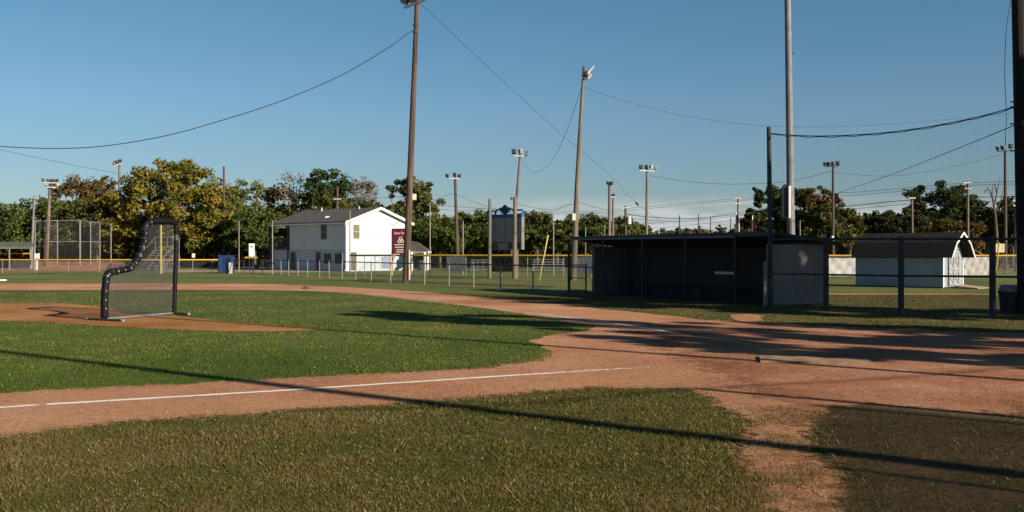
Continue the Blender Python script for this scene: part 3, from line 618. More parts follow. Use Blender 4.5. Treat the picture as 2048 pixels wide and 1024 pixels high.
# ------------------------------------------------------------------ house
def siding(name, col, pitch=.16):
    m = mat(name, col, .7, .06, .8); t = m.node_tree; b = t.nodes['Principled BSDF']
    c = t.nodes.new('ShaderNodeTexCoord'); sp = t.nodes.new('ShaderNodeSeparateXYZ'); t.links.new(c.outputs['Object'], sp.inputs[0])
    f = mth(t, 'FRACT', mth(t, 'DIVIDE', sp.outputs[2], pitch)); bm_ = t.nodes.new('ShaderNodeBump'); bm_.inputs['Strength'].default_value = .9; bm_.inputs['Distance'].default_value = .03
    t.links.new(f, bm_.inputs['Height']); t.links.new(bm_.outputs[0], b.inputs['Normal']); return m
M['siding'] = siding('white_siding', (.56, .60, .64)); M['block'] = mat('painted_block', (.42, .48, .56), .8, .08, 1.0, .2, 8)
M['shingle'] = mat('shingles', (.11, .10, .10), .95, .35, 5, .5, 14)
M['dark'] = mat('dark_void', (.012, .013, .016), .35, .2, 2, spec=.5)
M['glass'] = mat('window_glass', (.05, .06, .07), .12, .2, 1, spec=.6)
M['deck'] = mat('deck_wood', (.07, .07, .075), .9, .3, 3)
HC = Vector(GX(693, 92)); ha = Vector((-.74, .672, 0)).normalized(); hb = Vector((.672, .74, 0)).normalized()
def H(u, v, z): return HC+ha*u+hb*v+Vector((0, 0, z))
house = thing('house', 'white two-storey clapboard house with grey shingle roof and sunlit gable', 'house', HC)
HL = 11.6; HW = 7.7; ZS = 2.08; ZE = 4.62; ZR = 5.95
def slab(mb, u0, u1, v0, v1, z0, z1, mi=0): mb.hexa([H(u0, v0, z0), H(u1, v0, z0), H(u1, v1, z0), H(u0, v1, z0), H(u0, v0, z1), H(u1, v0, z1), H(u1, v1, z1), H(u0, v1, z1)], mi)
UREC = along(HC, ha, 579)
mb = MB(); slab(mb, 0.03, HL, .03, HW, 0, ZS); mb.build('ground_floor_wall', M['block'], house)
mb = MB(); slab(mb, 0, UREC, 0, HW, ZS, ZE)
slab(mb, UREC, HL, 2.2, HW, ZS, ZE)
for u in (0, HL-.2):     # gable triangles
    mb.prism([H(u, 0, ZE), H(u, HW, ZE), H(u, HW/2, ZR-.06)], ha*.2)
mb.build('upper_wall', M['siding'], house)
mb = MB(); ov = .35
for s in (0, 1):
    e = -ov if s == 0 else HW+ov; zed = ZE-ov*(ZR-ZE)/(HW/2)
    pts = [H(-ov, e, zed+.03), H(HL+ov, e, zed+.03), H(HL+ov, HW/2, ZR+.03), H(-ov, HW/2, ZR+.03)]
    mb.prism(pts if s == 0 else pts[::-1], Vector((0, 0, .09)))
rf = mb.build('roof', M['shingle'], house)
mb = MB()
for s in (0, 1):
    e = -ov if s == 0 else HW+ov; zed = ZE-ov*(ZR-ZE)/(HW/2)
    mb.bar(H(-ov-.02, e, zed+.0), H(-ov-.02, HW/2, ZR+.0), .04, .24)
mb.bar(H(-ov, -ov-.02, ZE-.16), H(HL+ov, -ov-.02, ZE-.16), .05, .12)
mb.build('fascia', M['white'], rf)
mb = MB(); q = H(4.5, 1.2, ZE+1.2*(ZR-ZE)/(HW/2)); mb.tube([q, q+Vector((0, 0, .2))], [.34, .26], 12); mb.build('roof_vent', M['box'], rf)
mb = MB(); q = H(8.2, HW/2-.5, ZR-.1); mb.tube([q, q+Vector((0, 0, .4))], .07, 8); q = H(2.4, HW/2-.4, ZR-.1); mb.tube([q, q+Vector((0, 0, .35))], .06, 8); mb.build('vent_pipe', M['box'], rf)
mb = MB(); mb.tube([H(-.06, -.3, ZE-.2), H(-.06, -.07, ZE-.45), H(-.06, -.07, .25), H(-.2, -.3, .05)], .07, 6); mb.build('downspout', M['white'], house)
def hwin(u0, u1, z0, z1, face='long', bars=True, glass=None, nm='window', fr=None):
    mb = MB(); f2 = MB()
    if face == 'long':
        slab(mb, u0, u1, -.02, .05, z0, z1)
        for a, b, c, d in ((u0-.06, u0, z0-.06, z1+.06), (u1, u1+.06, z0-.06, z1+.06), (u0, u1, z1, z1+.06), (u0, u1, z0-.06, z0)): slab(f2, a, b, -.045, .06, c, d)
        if bars: slab(f2, u0, u1, -.035, -.021, (z0+z1)/2-.025, (z0+z1)/2+.025)
    else:
        slab(mb, -.02, .05, u0, u1, z0, z1)
        for a, b, c, d in ((u0-.06, u0, z0-.06, z1+.06), (u1, u1+.06, z0-.06, z1+.06), (u0, u1, z1, z1+.06), (u0, u1, z0-.06, z0)): slab(f2, -.045, .06, a, b, c, d)
        if bars: slab(f2, -.035, -.021, u0, u1, (z0+z1)/2-.025, (z0+z1)/2+.025)
    o = mb.build(nm, glass or M['glass'], house); f2.build('frame', fr or M['white'], o); return o
def zl(py, u): return CAMH+(HOR-py)/F*(HC.y+ha.y*u)
def zg(py, v): return CAMH+(HOR-py)/F*(HC.y+hb.y*v)
U = lambda px: along(HC, ha, px)
V_ = lambda px: along(HC, hb, px)
hwin(U(653), U(643), zl(478, 3), zl(450, 3), glass=M['dark'], fr=mat('grey_trim', (.3, .3, .32), .7))
hwin(U(663), U(648), zl(528, 2.5), zl(507, 2.5), bars=False, glass=M['dark'], fr=M['block']); hwin(U(685), U(670), zl(528, 1), zl(507, 1), bars=False, glass=M['dark'], fr=M['block'])
for a, b in ((632, 642), (582, 592)):
    o = hwin(U(b), U(a), .06, 1.78, bars=False, glass=M['dark'], nm='door', fr=M['block']); mb = MB(); q = H(U(b)+.1, -.05, .9); mb.box(q, (.06, .06, .1)); mb.build('handle', M['steel'], o)
hwin(V_(707), V_(718), zg(477, 1.3), zg(450, 1.3), 'gable', glass=mat('tan_blind', (.15, .14, .09), .5, .2, 3), fr=mat('beige_trim', (.42, .40, .33), .7))
o = hwin(V_(701), V_(713), .05, zg(504, 1), 'gable', False, glass=mat('grey_door', (.10, .10, .095), .7), nm='door', fr=M['white']); mb = MB(); mb.box(H(-.05, V_(711), .95), (.06, .06, .1)); mb.build('handle', M['steel'], o)
hwin(V_(761), V_(781), zg(538, 5), zg(513, 5), 'gable', False, glass=mat('blue_grey_shutter', (.22, .27, .36), .6), nm='roller_shutter')
# upper deck, door and stairs at the left end
mb = MB(); slab(mb, UREC+.05, HL+.6, -.2, 2.2, ZS-.05, ZS+.12); mb.build('deck', M['deck'], house)
mb = MB()
slab(mb, UREC+.1, HL+.5, -.16, -.08, ZS+1.0, ZS+1.12); slab(mb, UREC+.1, HL+.5, -.16, -.08, ZS+.2, ZS+.28)
for i in range(14):
    u = UREC+.15+i*(HL+.3-UREC)/14; slab(mb, u, u+.05, -.14, -.09, ZS+.12, ZS+1.0)
for u in (UREC+.05, HL+.45): slab(mb, u, u+.1, -.18, -.06, 0, ZE-.12)
mb.build('railing', M['deck'], house)
mb = MB(); slab(mb, UREC+.3, UREC+1.2, 2.14, 2.25, ZS+.14, ZS+2.0); mb.build('door', M['dark'], house)
mb = MB(); slab(mb, UREC+.3, UREC+1.5, -.5, .4, ZE-.45, ZE-.33); mb.build('awning', M['white'], house)
mb = MB()
st0 = H(HL+.6, .4, ZS); sdir = ha
for i in range(11):
    q = st0+sdir*(.28*i)+Vector((0, 0, -.18*i)); mb.hexa([q+hb*a+sdir*b+Vector((0, 0, c)) for c in (-.06, 0) for a, b in ((0, 0), (0, .3), (1.1, .3), (1.1, 0))])
for a in (0, 1.1):
    mb.bar(st0+hb*a+Vector((0, 0, -.05)), st0+hb*a+sdir*3.1+Vector((0, 0, -2.05)), .08, .25); mb.bar(st0+hb*a+Vector((0, 0, .9)), st0+hb*a+sdir*3.1+Vector((0, 0, -1.1)), .06, .1)
    for i in range(0, 12, 2): q = st0+hb*a+sdir*(.28*i)+Vector((0, 0, -.18*i)); mb.bar(q, q+Vector((0, 0, .95)), .05)
mb.build('stairs', M['deck'], house)
# open porch right of the house
Cp = GX(812, 97); t = thing('porch_shelter', 'open shelter with a grey hipped roof beside the right side of the white house', 'shelter', Cp)
mb = MB(); e = [P(800, 503, 97), P(857, 502.5, 94), P(862, 502, 99), P(806, 502, 102)]; r1 = P(812, 482, 99); r2 = P(834, 483, 98.2)
mb.add([*e, r1, r2], [(0, 1, 5, 4), (1, 2, 5), (2, 3, 4, 5), (3, 0, 4), (3, 2, 1, 0)]); mb.build('roof', M['shingle'], t)
mb = MB()
for i in range(4): a, b = e[i], e[(i+1) % 4]; mb.bar(a-Vector((0, 0, .1)), b-Vector((0, 0, .1)), .05, .2)
mb.build('fascia', M['white'], t)
for q in (P(850, 502, 94.2), P(856, 502, 98.2), P(824, 502, 95.5)):
    mb = MB(); mb.bar((q.x, q.y, 0), (q.x, q.y, q.z-.1), .18); mb.build('post', M['white'], t)
mb = MB(); q = GX(842, 96); mb.tube([q, q+Vector((0, 0, .9))], [.32, .36], 12); mb.tube([q+Vector((0, 0, .9)), q+Vector((0, 0, 1.0))], [.38, .3], 12)
single(mb, 'trash_barrel', M['darkpost'], 'grey barrel standing under the open shelter beside the house', 'barrel', q)

# ------------------------------------------------------------------ poles
def lamp_mb(c, aim, s=.42):
    """a floodlight: deep box head with rim, tilted to face aim"""
    mb = MB(); c = Vector(c); d = Vector(aim).normalized(); R = d.to_track_quat('Y', 'Z').to_matrix()
    def T(x, y, z): return c+R @ Vector((x*s, y*s, z*s))
    f = .5; r = .34
    mb.hexa([T(-r, -.35, -r), T(r, -.35, -r), T(f, .3, -f*1.1), T(-f, .3, -f*1.1), T(-r, -.35, r), T(r, -.35, r), T(f, .3, f*1.1), T(-f, .3, f*1.1)])
    mb.hexa([T(-f*1.08, .31, -f*1.2), T(f*1.08, .31, -f*1.2), T(f*1.08, .42, -f*1.2), T(-f*1.08, .42, -f*1.2), T(-f*1.08, .31, f*1.2), T(f*1.08, .31, f*1.2), T(f*1.08, .42, f*1.2), T(-f*1.08, .42, f*1.2)])
    return mb
def light_pole(label, base, top, Y, r0, r1, pm, lamps=(), arms=(), lm='lamp', am='cross', extra=None, name='floodlight_pole', cat='pole', s=.42, group=None, mids=None, bend=0.0):
    b = GX(base[0], Y) if len(base) == 1 else G(*base); Yb = b.y; T = P(top[0], top[1], Yb); t = thing(name, label, cat, b, group)
    mb = MB(); n = 9; pts = []; rr = []
    for i in range(n):
        k = i/(n-1); p = b.lerp(T, k)+Vector((bend*math.sin(PI*k)*Yb/F, 0, 0)); pts.append(p); rr.append(r0+(r1-r0)*k)
    mb.tube(pts, rr, 12); mb.build('pole', M[pm], t, smooth=False)
    for (x0, y0, x1, y1) in arms:
        mb = MB(); mb.bar(P(x0, y0, Yb-r1-.06), P(x1, y1, Yb-r1-.06), .1, .12); mb.build('crossarm', M[am], t)
    for L in lamps:
        x, y, ax_, ay_, az_ = L[:5]; m_ = M[L[5]] if len(L) > 5 else M[lm]
        o = lamp_mb(P(x, y, Yb-.2), (ax_, ay_, az_), s).build('floodlight', m_, t)
        mb = MB(); q = P(x, y, Yb-.15); mb.tube([q-Vector((0, 0, s*.9)), q-Vector((0, 0, s*.2))], .035, 6); mb.build('bracket', M['crossdark'], o)
    if extra: extra(t, Yb)
    return t
def boxpart(name, px, py, w, h, m_, dy=-.25, d=.25):
    def f(t, Yb):
        mb = MB(); mb.box(P(px, py, Yb+dy), (w/F*Yb, d, h/F*Yb)); mb.build(name, M[m_], t)
    return f
def many(*fs):
    def f(t, Yb):
        for q in fs: q(t, Yb)
    return f
def rings(ys, x0, x1, y0, y1, r):
    def f(t, Yb):
        for y in ys:
            x = x0+(x1-x0)*(y-y0)/(y1-y0); q = P(x, y, Yb); mb = MB(); mb.tube([q-Vector((0, 0, .06)), q+Vector((0, 0, .06))], r, 12); mb.build('band', M['crossdark'], t)
    return f
light_pole('tall brown wooden floodlight pole standing right before the red sign', (812, 565), (836, -40), None, .215, .125, 'pole',
  lamps=[(810, -4, -.8, .5, -.5), (826, -6, -.3, .8, -.5), (850, -14, .5, .7, -.4)], arms=[(808, 16, 850, 0)], am='crossdark', s=.5,
  extra=many(boxpart('meter_box', 829, 394, 7, 12, 'box', 0.1), boxpart('conduit', 819, 530, 2.5, 60, 'box', -.24, .05), rings((50, 64), 836, 812, -40, 565, .17)))
def p2(t, Yb):
    mb = MB(); mb.tube([P(1169, 154, Yb), P(1176, 146, Yb), P(1188, 132, Yb)], [.09, .07, .05], 6); mb.tube([P(1166, 156, Yb), P(1176, 157, Yb), P(1182, 150, Yb)], .07, 6); mb.tube([P(1176, 147, Yb), P(1182, 150, Yb)], .04, 5); mb.build('bracket', M['cross'], t)
    mb = MB(); q = P(1141, 434, Yb+.35); mb.tube([q+Vector((-.14, 0, 0)), q+Vector((.14, 0, 0))], [.2, .2], 14); mb.build('bell', M['cross'], t)
    mb = MB(); mb.box(P(1148, 434, Yb-.3), (.2, .2, .42)); mb.build('meter_box', M['box'], t)
light_pole('weathered leaning pole with a folded bracket at its top beside the dugout', (1147, 561), (1168, 133), None, .20, .085, 'polegrey', arms=[(1164, 157, 1176, 156)], am='crossdark', extra=p2, lamps=[(1170, 148, .2, .9, .1, 'lamp')], s=.3, bend=-2)
light_pole('leaning wooden pole with three floodlights, right above the scoreboard', (1020,), (1041, 302), 100, .19, .12, 'polegrey', lamps=[(1028, 303, -.1, 1, 0), (1040, 303, .9, -.5, .1, 'lamplight'), (1053, 306, .9, -.1, -.2, 'lamplight')], arms=[(1028, 312, 1054, 312)], s=.42, bend=1, extra=boxpart('junction_box', 1023, 397, 4, 5, 'lamp', 0))
light_pole('dark wooden pole with three floodlights between the house and the scoreboard', (916,), (910, 352), 101, .2, .13, 'poledark', lamps=[(895, 351, -.7, .6, -.2), (909, 349, 0, 1, 0), (918, 352, .5, .8, 0)], arms=[(899, 357, 920, 357)], s=.32)
light_pole('slim pole with a row of four floodlights above the middle of the dugout', (1292,), (1294, 338), 92, .16, .1, 'polegrey', lamps=[(1282, 334, 0, 1, 0), (1292, 334, .3, .9, 0), (1302, 334, .6, -.6, 0, 'lamplight'), (1311, 336, 1, .2, 0, 'lamplight')], arms=[(1280, 341, 1312, 342)], s=.32)
light_pole('slim pole with a row of four floodlights seen through the netting', (1666,), (1666, 330), 90, .15, .1, 'poledark', lamps=[(1650, 328, -.9, .5, 0), (1658, 328, -.5, .8, 0), (1667, 327, -.2, 1, 0), (1676, 326, 0, 1, 0)], arms=[(1652, 333, 1678, 332)], s=.32, am='crossdark', extra=boxpart('junction_box', 1665, 474, 4, 4, 'white'))
light_pole('dark pole with three floodlights at the right beside the big leaning pole', (2011, 541), (2010, 300), None, .17, .12, 'poledark', lamps=[(1995, 297, -.8, .6, -.3), (2006, 295, -.4, .9, -.2), (2022, 292, 0, 1, 0)], arms=[(1996, 303, 2024, 300)], s=.36, am='crossdark')
light_pole('leaning pale pole carrying eight floodlights in two rows at the left', (92,), (101, 362), 104, .2, .13, 'polegrey', lamps=[(87, 360, -.6, .8, 0), (96, 361, -.5, .8, 0), (105, 361, -.4, .9, 0), (114, 361, -.2, 1, 0), (92, 369, -.4, .8, 0, 'lamplight'), (100, 370, 0, 1, 0), (107, 370, 0, 1, 0), (114, 370, .4, .9, 0, 'lamplight')], arms=[(87, 365, 116, 366), (95, 374, 113, 375)], s=.27)
light_pole('short reddish leaning pole propped beside the eight-lamp pole', (89,), (96, 432), 103, .15, .12, 'pole', name='wooden_pole')
light_pole('tilted galvanised steel pole at the end of the left backstop', (62,), (69, 392), 100, .13, .09, 'steel', name='steel_pole')
light_pole('white steel pole with a tight bank of floodlights above the left trees', (238,), (240, 330), 118, .2, .17, 'steel', lamps=[(229, 327, -.8, .6, 0, 'lamplight'), (232, 325, -.7, .7, 0, 'lamp'), (236, 324, -.5, .8, 0, 'lamp'), (240, 322, -.2, 1, 0, 'lamp')], arms=[(229, 332, 244, 326)], s=.34)
light_pole('bare dark wooden pole top just right of the big golden tree', (448,), (448, 333), 114, .16, .12, 'poledark', name='utility_pole')
def crossarms(*L):
    def f(t, Yb):
        for (x0, y0, x1, y1) in L:
            mb = MB(); mb.bar(P(x0, y0, Yb-.18), P(x1, y1, Yb-.18), .09, .11); a = mb.build('crossarm', M['cross'], t)
            for k in (.08, .5, .92): mb = MB(); q = P(x0+(x1-x0)*k, y0+(y1-y0)*k, Yb-.18); mb.tube([q, q+Vector((0, 0, .2))], [.05, .03], 6); mb.build('insulator', M['lamp'], a)
    return f
light_pole('wooden pole with a pale cross-arm sticking up behind the house roof', (672,), (675, 374), 110, .17, .12, 'pole', name='utility_pole', extra=crossarms((667, 398, 682, 398)))
light_pole('pale wooden pole with two lamps, left of the pair above the dugout', (1218,), (1219, 364), 88, .15, .12, 'polegrey', lamps=[(1216, 366, -.8, .5, .2), (1223, 366, .2, 1, 0)], s=.24)
light_pole('shorter thin pole with one dark lamp, right of the pair above the dugout', (1225,), (1226, 392), 96, .12, .09, 'polegrey', lamps=[(1227, 390, .2, .9, -.2), (1222, 391, -.9, .3, 0)], arms=[(1221, 394, 1230, 394)], s=.24)
def tf(t, Yb):
    mb = MB(); q = P(1258, 448, Yb-.1); mb.tube([q, q+Vector((0, 0, .75))], .24, 12); mb.tube([q+Vector((0, 0, .75)), q+Vector((0, 0, .85))], [.25, .1], 12); mb.build('transformer', M['cross'], t)
light_pole('dark utility pole with a pale can transformer above the dugout', (1251,), (1251, 412), 108, .16, .12, 'poledark', name='utility_pole', extra=many(crossarms((1243, 417, 1260, 414)), tf))
light_pole('far thin utility pole with one short cross-arm above the dugout middle', (1359,), (1359, 430), 170, .14, .1, 'poledark', name='utility_pole', extra=crossarms((1355, 430, 1364, 430)))
light_pole('utility pole with two cross-arms beside the striped flag', (1476,), (1476, 396), 120, .14, .11, 'polegrey', name='utility_pole', extra=crossarms((1467, 396, 1484, 397), (1469, 407, 1483, 407)))
light_pole('slim pole with a T-shaped cross-arm above the middle of the shed', (1825,), (1824, 398), 100, .12, .1, 'polegrey', name='utility_pole', extra=crossarms((1817, 396, 1831, 396)))
light_pole('utility pole with two cross-arms right of the largest shed tree', (1936,), (1935, 364), 100, .14, .12, 'polegrey', name='utility_pole', extra=crossarms((1927, 366, 1943, 365), (1929, 377, 1942, 377)))
light_pole('pale utility pole with cross-arms at the far right beside the big pole', (2032,), (2031, 402), 90, .15, .12, 'polegrey', name='utility_pole', extra=crossarms((2025, 402, 2040, 402), (2026, 411, 2038, 411)))
for px, yt, lab in ((1397, 428, 'first thin net pole from the left above the dugout roof'), (1421, 433, 'second thin net pole from the left above the dugout roof'), (1461, 436, 'third thin net pole above the dugout roof, left of the flags')):
    light_pole(lab, (px,), (px, yt), 130, .07, .06, 'darkpost', name='net_pole', group='thin net poles above the dugout')
for px, yt, Y, lab in ((478, 442, 88, 'thin tall fence pole left of the white banner board'), (545, 441, 78, 'thin tall pole at the left corner of the house fence'), (700, 421, 77, 'thin tall pole in front of the sunlit gable corner'),
    (860, 405, 74, 'thin tall pole right of the open shelter'), (926, 442, 76, 'thin tall pole behind the grey-blue banner'), (1107, 442, 72, 'thin tall pole behind the aluminium bleachers'), (1171, 455, 90, 'thin pole between the leaning pole and the dugout wall'), (1320-1320+1209, 452, 95, 'thin pole left of the pair of lamp poles'), (1600, 440, 80, 'thin pole just right of the steel mast'), (1543, 446, 80, 'thin pale pole just right of the tall net post')):
    light_pole(lab, (px,), (px, yt), Y, .05, .04, 'wirepost', name='thin_pole', cat='pole')
light_pole('straight cream and yellow foul pole seen through the pitching screen', (322,), (322, 450), 82, .085, .085, 'paleyellow', name='foul_pole', cat='foul pole')
# big steel mast behind dugout
def mast(t, Yb):
    mb = MB(); mb.box(P(1571, 404, Yb-.05), (.24, .3, 1.2)); mb.build('control_box', M['lamp'], t)
    mb = MB(); mb.box(P(1579, 404, Yb-.26), (.09, .12, 1.25)); mb.build('cabinet', M['box'], t)
    for y in (107, 255): 
        mb = MB(); q = P(1584.5, y, Yb); mb.box(q, (.1, .1, .05)); mb.build('step', M['lamp'], t)
light_pole('smooth grey galvanised steel mast rising behind the dugout', (1584,), (1574, -60), 39, .165, .12, 'steel', name='steel_mast', extra=mast)
for y in (): pass
# big right pole
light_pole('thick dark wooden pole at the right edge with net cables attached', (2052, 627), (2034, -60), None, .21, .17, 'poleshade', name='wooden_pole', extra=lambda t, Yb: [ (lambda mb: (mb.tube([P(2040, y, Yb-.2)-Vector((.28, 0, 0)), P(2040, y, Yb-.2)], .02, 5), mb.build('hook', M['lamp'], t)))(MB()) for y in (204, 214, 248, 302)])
# yellow bent poles
mb = MB(); mb.tube([P(1076, 567, 56), P(1081, 553, 56), P(1083, 535, 56), P(1090, 502, 56), P(1096, 470, 56)], [.025, .025, .03, .04, .04], 8)
single(mb, 'foul_pole', M['paleyellow'], 'bent leaning bright yellow pole standing in grass right of the scoreboard', 'foul pole', G(1076, 567), smooth=True)
mb = MB(); mb.tube([P(1986, 563, 60), P(1990, 545, 60), P(1994, 525, 60), P(1998, 485, 60)], .045, 8)
single(mb, 'foul_pole', M['yellow'], 'thin bent orange-yellow pole right of the shed behind the near fence', 'foul pole', GX(1986, 60), smooth=True)

# ------------------------------------------------------------------ scoreboard
k = 66.8/F
def BY(px): return float(np.interp(px, [976, 1044], [68.0, 65.6]))
bdir = (P(1044, 500, 65.6)-P(976, 500, 68.0)); bdir.z = 0; bdir.normalize(); bnrm = Vector((bdir.y, -bdir.x, 0))
if bnrm.y > 0: bnrm = -bnrm
def BP(px, py, d=0.0):
    q = P(px, HOR, BY(px)); return Vector((q.x, q.y, CAMH+(HOR-py)*k))+bnrm*d
def bslab(mb, x0, x1, y0, y1, d0, d1): mb.hexa([BP(x0, y0, d1), BP(x1, y0, d1), BP(x1, y0, d0), BP(x0, y0, d0), BP(x0, y1, d1), BP(x1, y1, d1), BP(x1, y1, d0), BP(x0, y1, d0)])
t = thing('scoreboard', 'big blank grey scoreboard back with blue truss crown and diamond on two wooden posts', 'scoreboard', GX(1004, 66.8))
for px0, px1, Yq, yt, r, m_ in ((979, 980, 67.1, 398, .13, 'polegrey'), (1029, 1030, 65.4, 394, .15, 'polegrey')):
    mb = MB(); mb.tube([GX(px0, Yq), P((px0+px1)/2, 470, Yq), P(px1, yt, Yq)], [r, r*.92, r*.8], 12); mb.build('post', M[m_], t)
M['panel'] = mat('scoreboard_panel', (.27, .27, .28), .7, .2, 1.2); M['blue'] = mat('blue_paint', (.018, .08, .30), .5, .15, 2)
mb = MB(); bslab(mb, 976, 1044, 484, 434, -.12, 0); pnl = mb.build('panel', M['panel'], t)
mb = MB(); bslab(mb, 1010.6, 1011.4, 484, 434, .002, .02); mb.build('seam', M['crossdark'], pnl)
mb = MB(); bslab(mb, 977, 1040, 499, 485.5, -.2, -.02); lp = mb.build('lower_panel', M['panel'], t)
for x0, x1 in ((984, 989), (992, 994), (1017, 1023), (1034, 1040)): mb = MB(); bslab(mb, x0, x1, 497.5, 486.5, -.018, .03); mb.build('dark_inset', M['crossdark'], lp)
mb = MB(); bslab(mb, 1044.1, 1045.6, 499, 430, -.14, .06); mb.build('end_channel', M['steel'], t)
mb = MB(); bslab(mb, 975, 1046, 435, 428.5, -.14, .08)
for x in (975.6, 991, 1045): bslab(mb, x-.9, x+.9, 428.4, 420.5, -.06, .06)
mb.bar(BP(975, 421), BP(991, 421), .08, .09); mb.bar(BP(1028, 421), BP(1046, 421), .08, .09)
mb.tube([BP(991+38*i/10, 421.5-6.5*math.sin(PI*i/10)) for i in range(11)], .055, 6)
for x0, y0, x1, y1 in ((991, 428, 997, 417.5), (1003, 428, 997, 417.5), (1018, 428, 1023, 417.5), (1028, 428, 1023, 417.5)): mb.bar(BP(x0, y0), BP(x1, y1), .035)
mb.build('truss_crown', M['blue'], t)
mb = MB(); mb.prism([BP(1010.5, 431, .10), BP(1001.5, 420, .10), BP(1010.5, 409.5, .10), BP(1019.5, 420, .10)], -bnrm*.16); mb.build('diamond', mat('navy_paint', (.008, .025, .09), .5, .1, 2), t)
mb = MB(); q = BP(1021.5, 499, -.6); mb.bar((q.x, q.y, 0), (q.x, q.y, q.z+.2), .2); mb.build('brace_post', M['polegrey'], t)

# ------------------------------------------------------------------ red sign
Yr = 74.0
t = thing('advertising_sign', 'tall dark red sign with white lettering half hidden by the brown pole', 'sign', GX(798, Yr))
mb = MB(); a = P(785, 508, Yr); b = P(816, 457, Yr); mb.box(((a.x+b.x)/2, Yr, (a.z+b.z)/2), (b.x-a.x, .12, b.z-a.z)); sg = mb.build('panel', mat('dark_red', (.085, .008, .014), .6, .15, 1.5), t)
M['letter'] = mat('lettering', (.62, .58, .58), .6, .1, 3)
def text(s, loc, size, m_, parent, name='lettering', sx=1.0):
    c = bpy.data.curves.new('lettering', 'FONT'); c.body = s; c.size = size; c.align_x = 'LEFT'; c.extrude = .006
    o = bpy.data.objects.new('t', c); COL.objects.link(o); dg = bpy.context.evaluated_depsgraph_get(); me = bpy.data.meshes.new_from_object(o.evaluated_get(dg)); bpy.data.objects.remove(o)
    me.materials.clear(); me.materials.append(m_); o = bpy.data.objects.new(name, me); COL.objects.link(o); o.parent = parent; o.rotation_euler = (PI/2, 0, 0); o.scale = (sx, 1, 1)
    o.location = Vector(loc)-rootloc(parent); return o
text('State Farm', P(788, 468.5, Yr-.07), .27, M['letter'], sg, sx=.80)
mb = MB()
for cx, cy in ((801, 477), (797.8, 482.8), (804.2, 482.8)):
    ring = [P(cx+2.5*math.cos(j*PI/8), cy+2.9*math.sin(j*PI/8), Yr-.08) for j in range(17)]; mb.tube(ring, .03, 5, cap=False)
mb.build('emblem', M['letter'], sg)
for y, w in ((490.5, 20), (496, 15), (501.5, 17)):
    pass
mb = MB(); mb.bar(P(789, 489.5, Yr-.07), P(810, 489.5, Yr-.07), .02, .05); mb.build('underline', M['letter'], sg)
rgq = random.Random(3)
for y, x0, x1 in ((494.5, 790, 810), (499.5, 793, 810), (503.8, 792, 811)):
    mb = MB(); x = x0
    while x < x1: w_ = rgq.uniform(.7, 1.6); mb.bar(P(x, y, Yr-.07), P(x+w_, y, Yr-.07), .012, .075); x += w_+.5
    mb.build('small_print', M['letter'], sg)
for px in (784.5, 816): mb = MB(); q = GX(px, Yr+.1); mb.bar(q, q+Vector((0, 0, 3.5 if px < 800 else 3.3)), .1); mb.build('post', mat('raw_timber', (.50, .30, .15), .8, .3, 3), t)
mb = MB(); mb.bar(P(783, 530, Yr), P(791, 508, Yr), .08, .1); mb.build('brace', mat('raw_timber_b', (.50, .30, .15), .8, .3, 3), t)
mb = MB(); mb.box(P(820, 544, 60), (.16, .1, .24)); mb.box(P(820, 547.5, 60), (.1, .08, .3)); single(mb, 'utility_box', mat('orange_box', (.6, .28, .12), .7, .2, 3), 'small orange-pink box on the fence right of the brown pole base', 'box', P(820, 550, 60))

# ------------------------------------------------------------------ small things left
t = thing('storage_container', 'blue steel container at the right end of the left yellow-capped fence', 'container', GX(455, 83))
mb = MB(); q = GX(453, 83); mb.box(q+Vector((0, 0, .72)), (1.2, 1.3, 1.44), .2); mb.box(q+Vector((0, 0, 1.47)), (1.3, 1.4, .06), .2)
for i in range(7): mb.box(q+Vector((-.5+i*.165, -.67+i*.033*0, .7))+Vector((0, .0, 0)), (.05, .06, 1.3), .2)
mb.build('body', mat('container_blue', (.012, .035, .11), .5, .2, 2), t); mb = MB(); mb.box(q+Vector((.55, -.75, .45)), (.28, .1, .9)); mb.build('door', M['cross'], t)
t = thing('banner_board', 'narrow white upright board with faint green print above the house fence', 'sign', GX(503, 84))
mb = MB(); a = P(498, 513, 84); b = P(509, 487, 84); mb.box(((a.x+b.x)/2, 84, (a.z+b.z)/2), (b.x-a.x, .06, b.z-a.z)); bd = mb.build('board', M['white'], t)
mb = MB(); mb.box(P(503.5, 493, 83.95), (.26, .02, .12)); mb.build('print', mat('green_print', (.2, .35, .25), .7), bd)
mb = MB()
for px in (499, 508): q = GX(px, 84.06); mb.tube([q, q+Vector((0, 0, 2.4))], .03, 6)
mb.build('posts', M['darkpost'], t)
mb = MB(); mb.box(P(502, 515, 85), (1.0, .3, .12)); single(mb, 'bench_cover', M['yellow'], 'short yellow padded rail at the foot of the white upright board', 'padding', P(502, 517, 85))
mb = MB(); mb.tube([P(502, 516, 85.2)-Vector((.4, 0, 1.3)), P(502, 516, 85.2)-Vector((.4, 0, 0))], .03, 6)
t = thing('small_sign', 'tiny white square sign on a post at the road right of the golden tree', 'sign', GX(387, 112)); mb = MB(); mb.box(P(387, 511, 112), (.34, .03, .45)); mb.build('plate', M['white'], t); mb = MB(); q = GX(387, 112.05); mb.tube([q, q+Vector((0, 0, 1.6))], .03, 6); mb.build('post', M['darkpost'], t)
for px, lab in ((356, 'orange traffic cone on the road, left of the pair'), (390, 'orange traffic cone on the road, right of the pair')):
    mb = MB(); q = GX(px, 116); mb.tube([q+Vector((0, 0, .02)), q+Vector((0, 0, .75))], [.22, .05], 10); mb.box(q+Vector((0, 0, .03)), (.5, .5, .05)); single(mb, 'traffic_cone', mat('cone_orange', (.8, .16, .04), .6), lab, 'cone', q, 'traffic cones on the road')
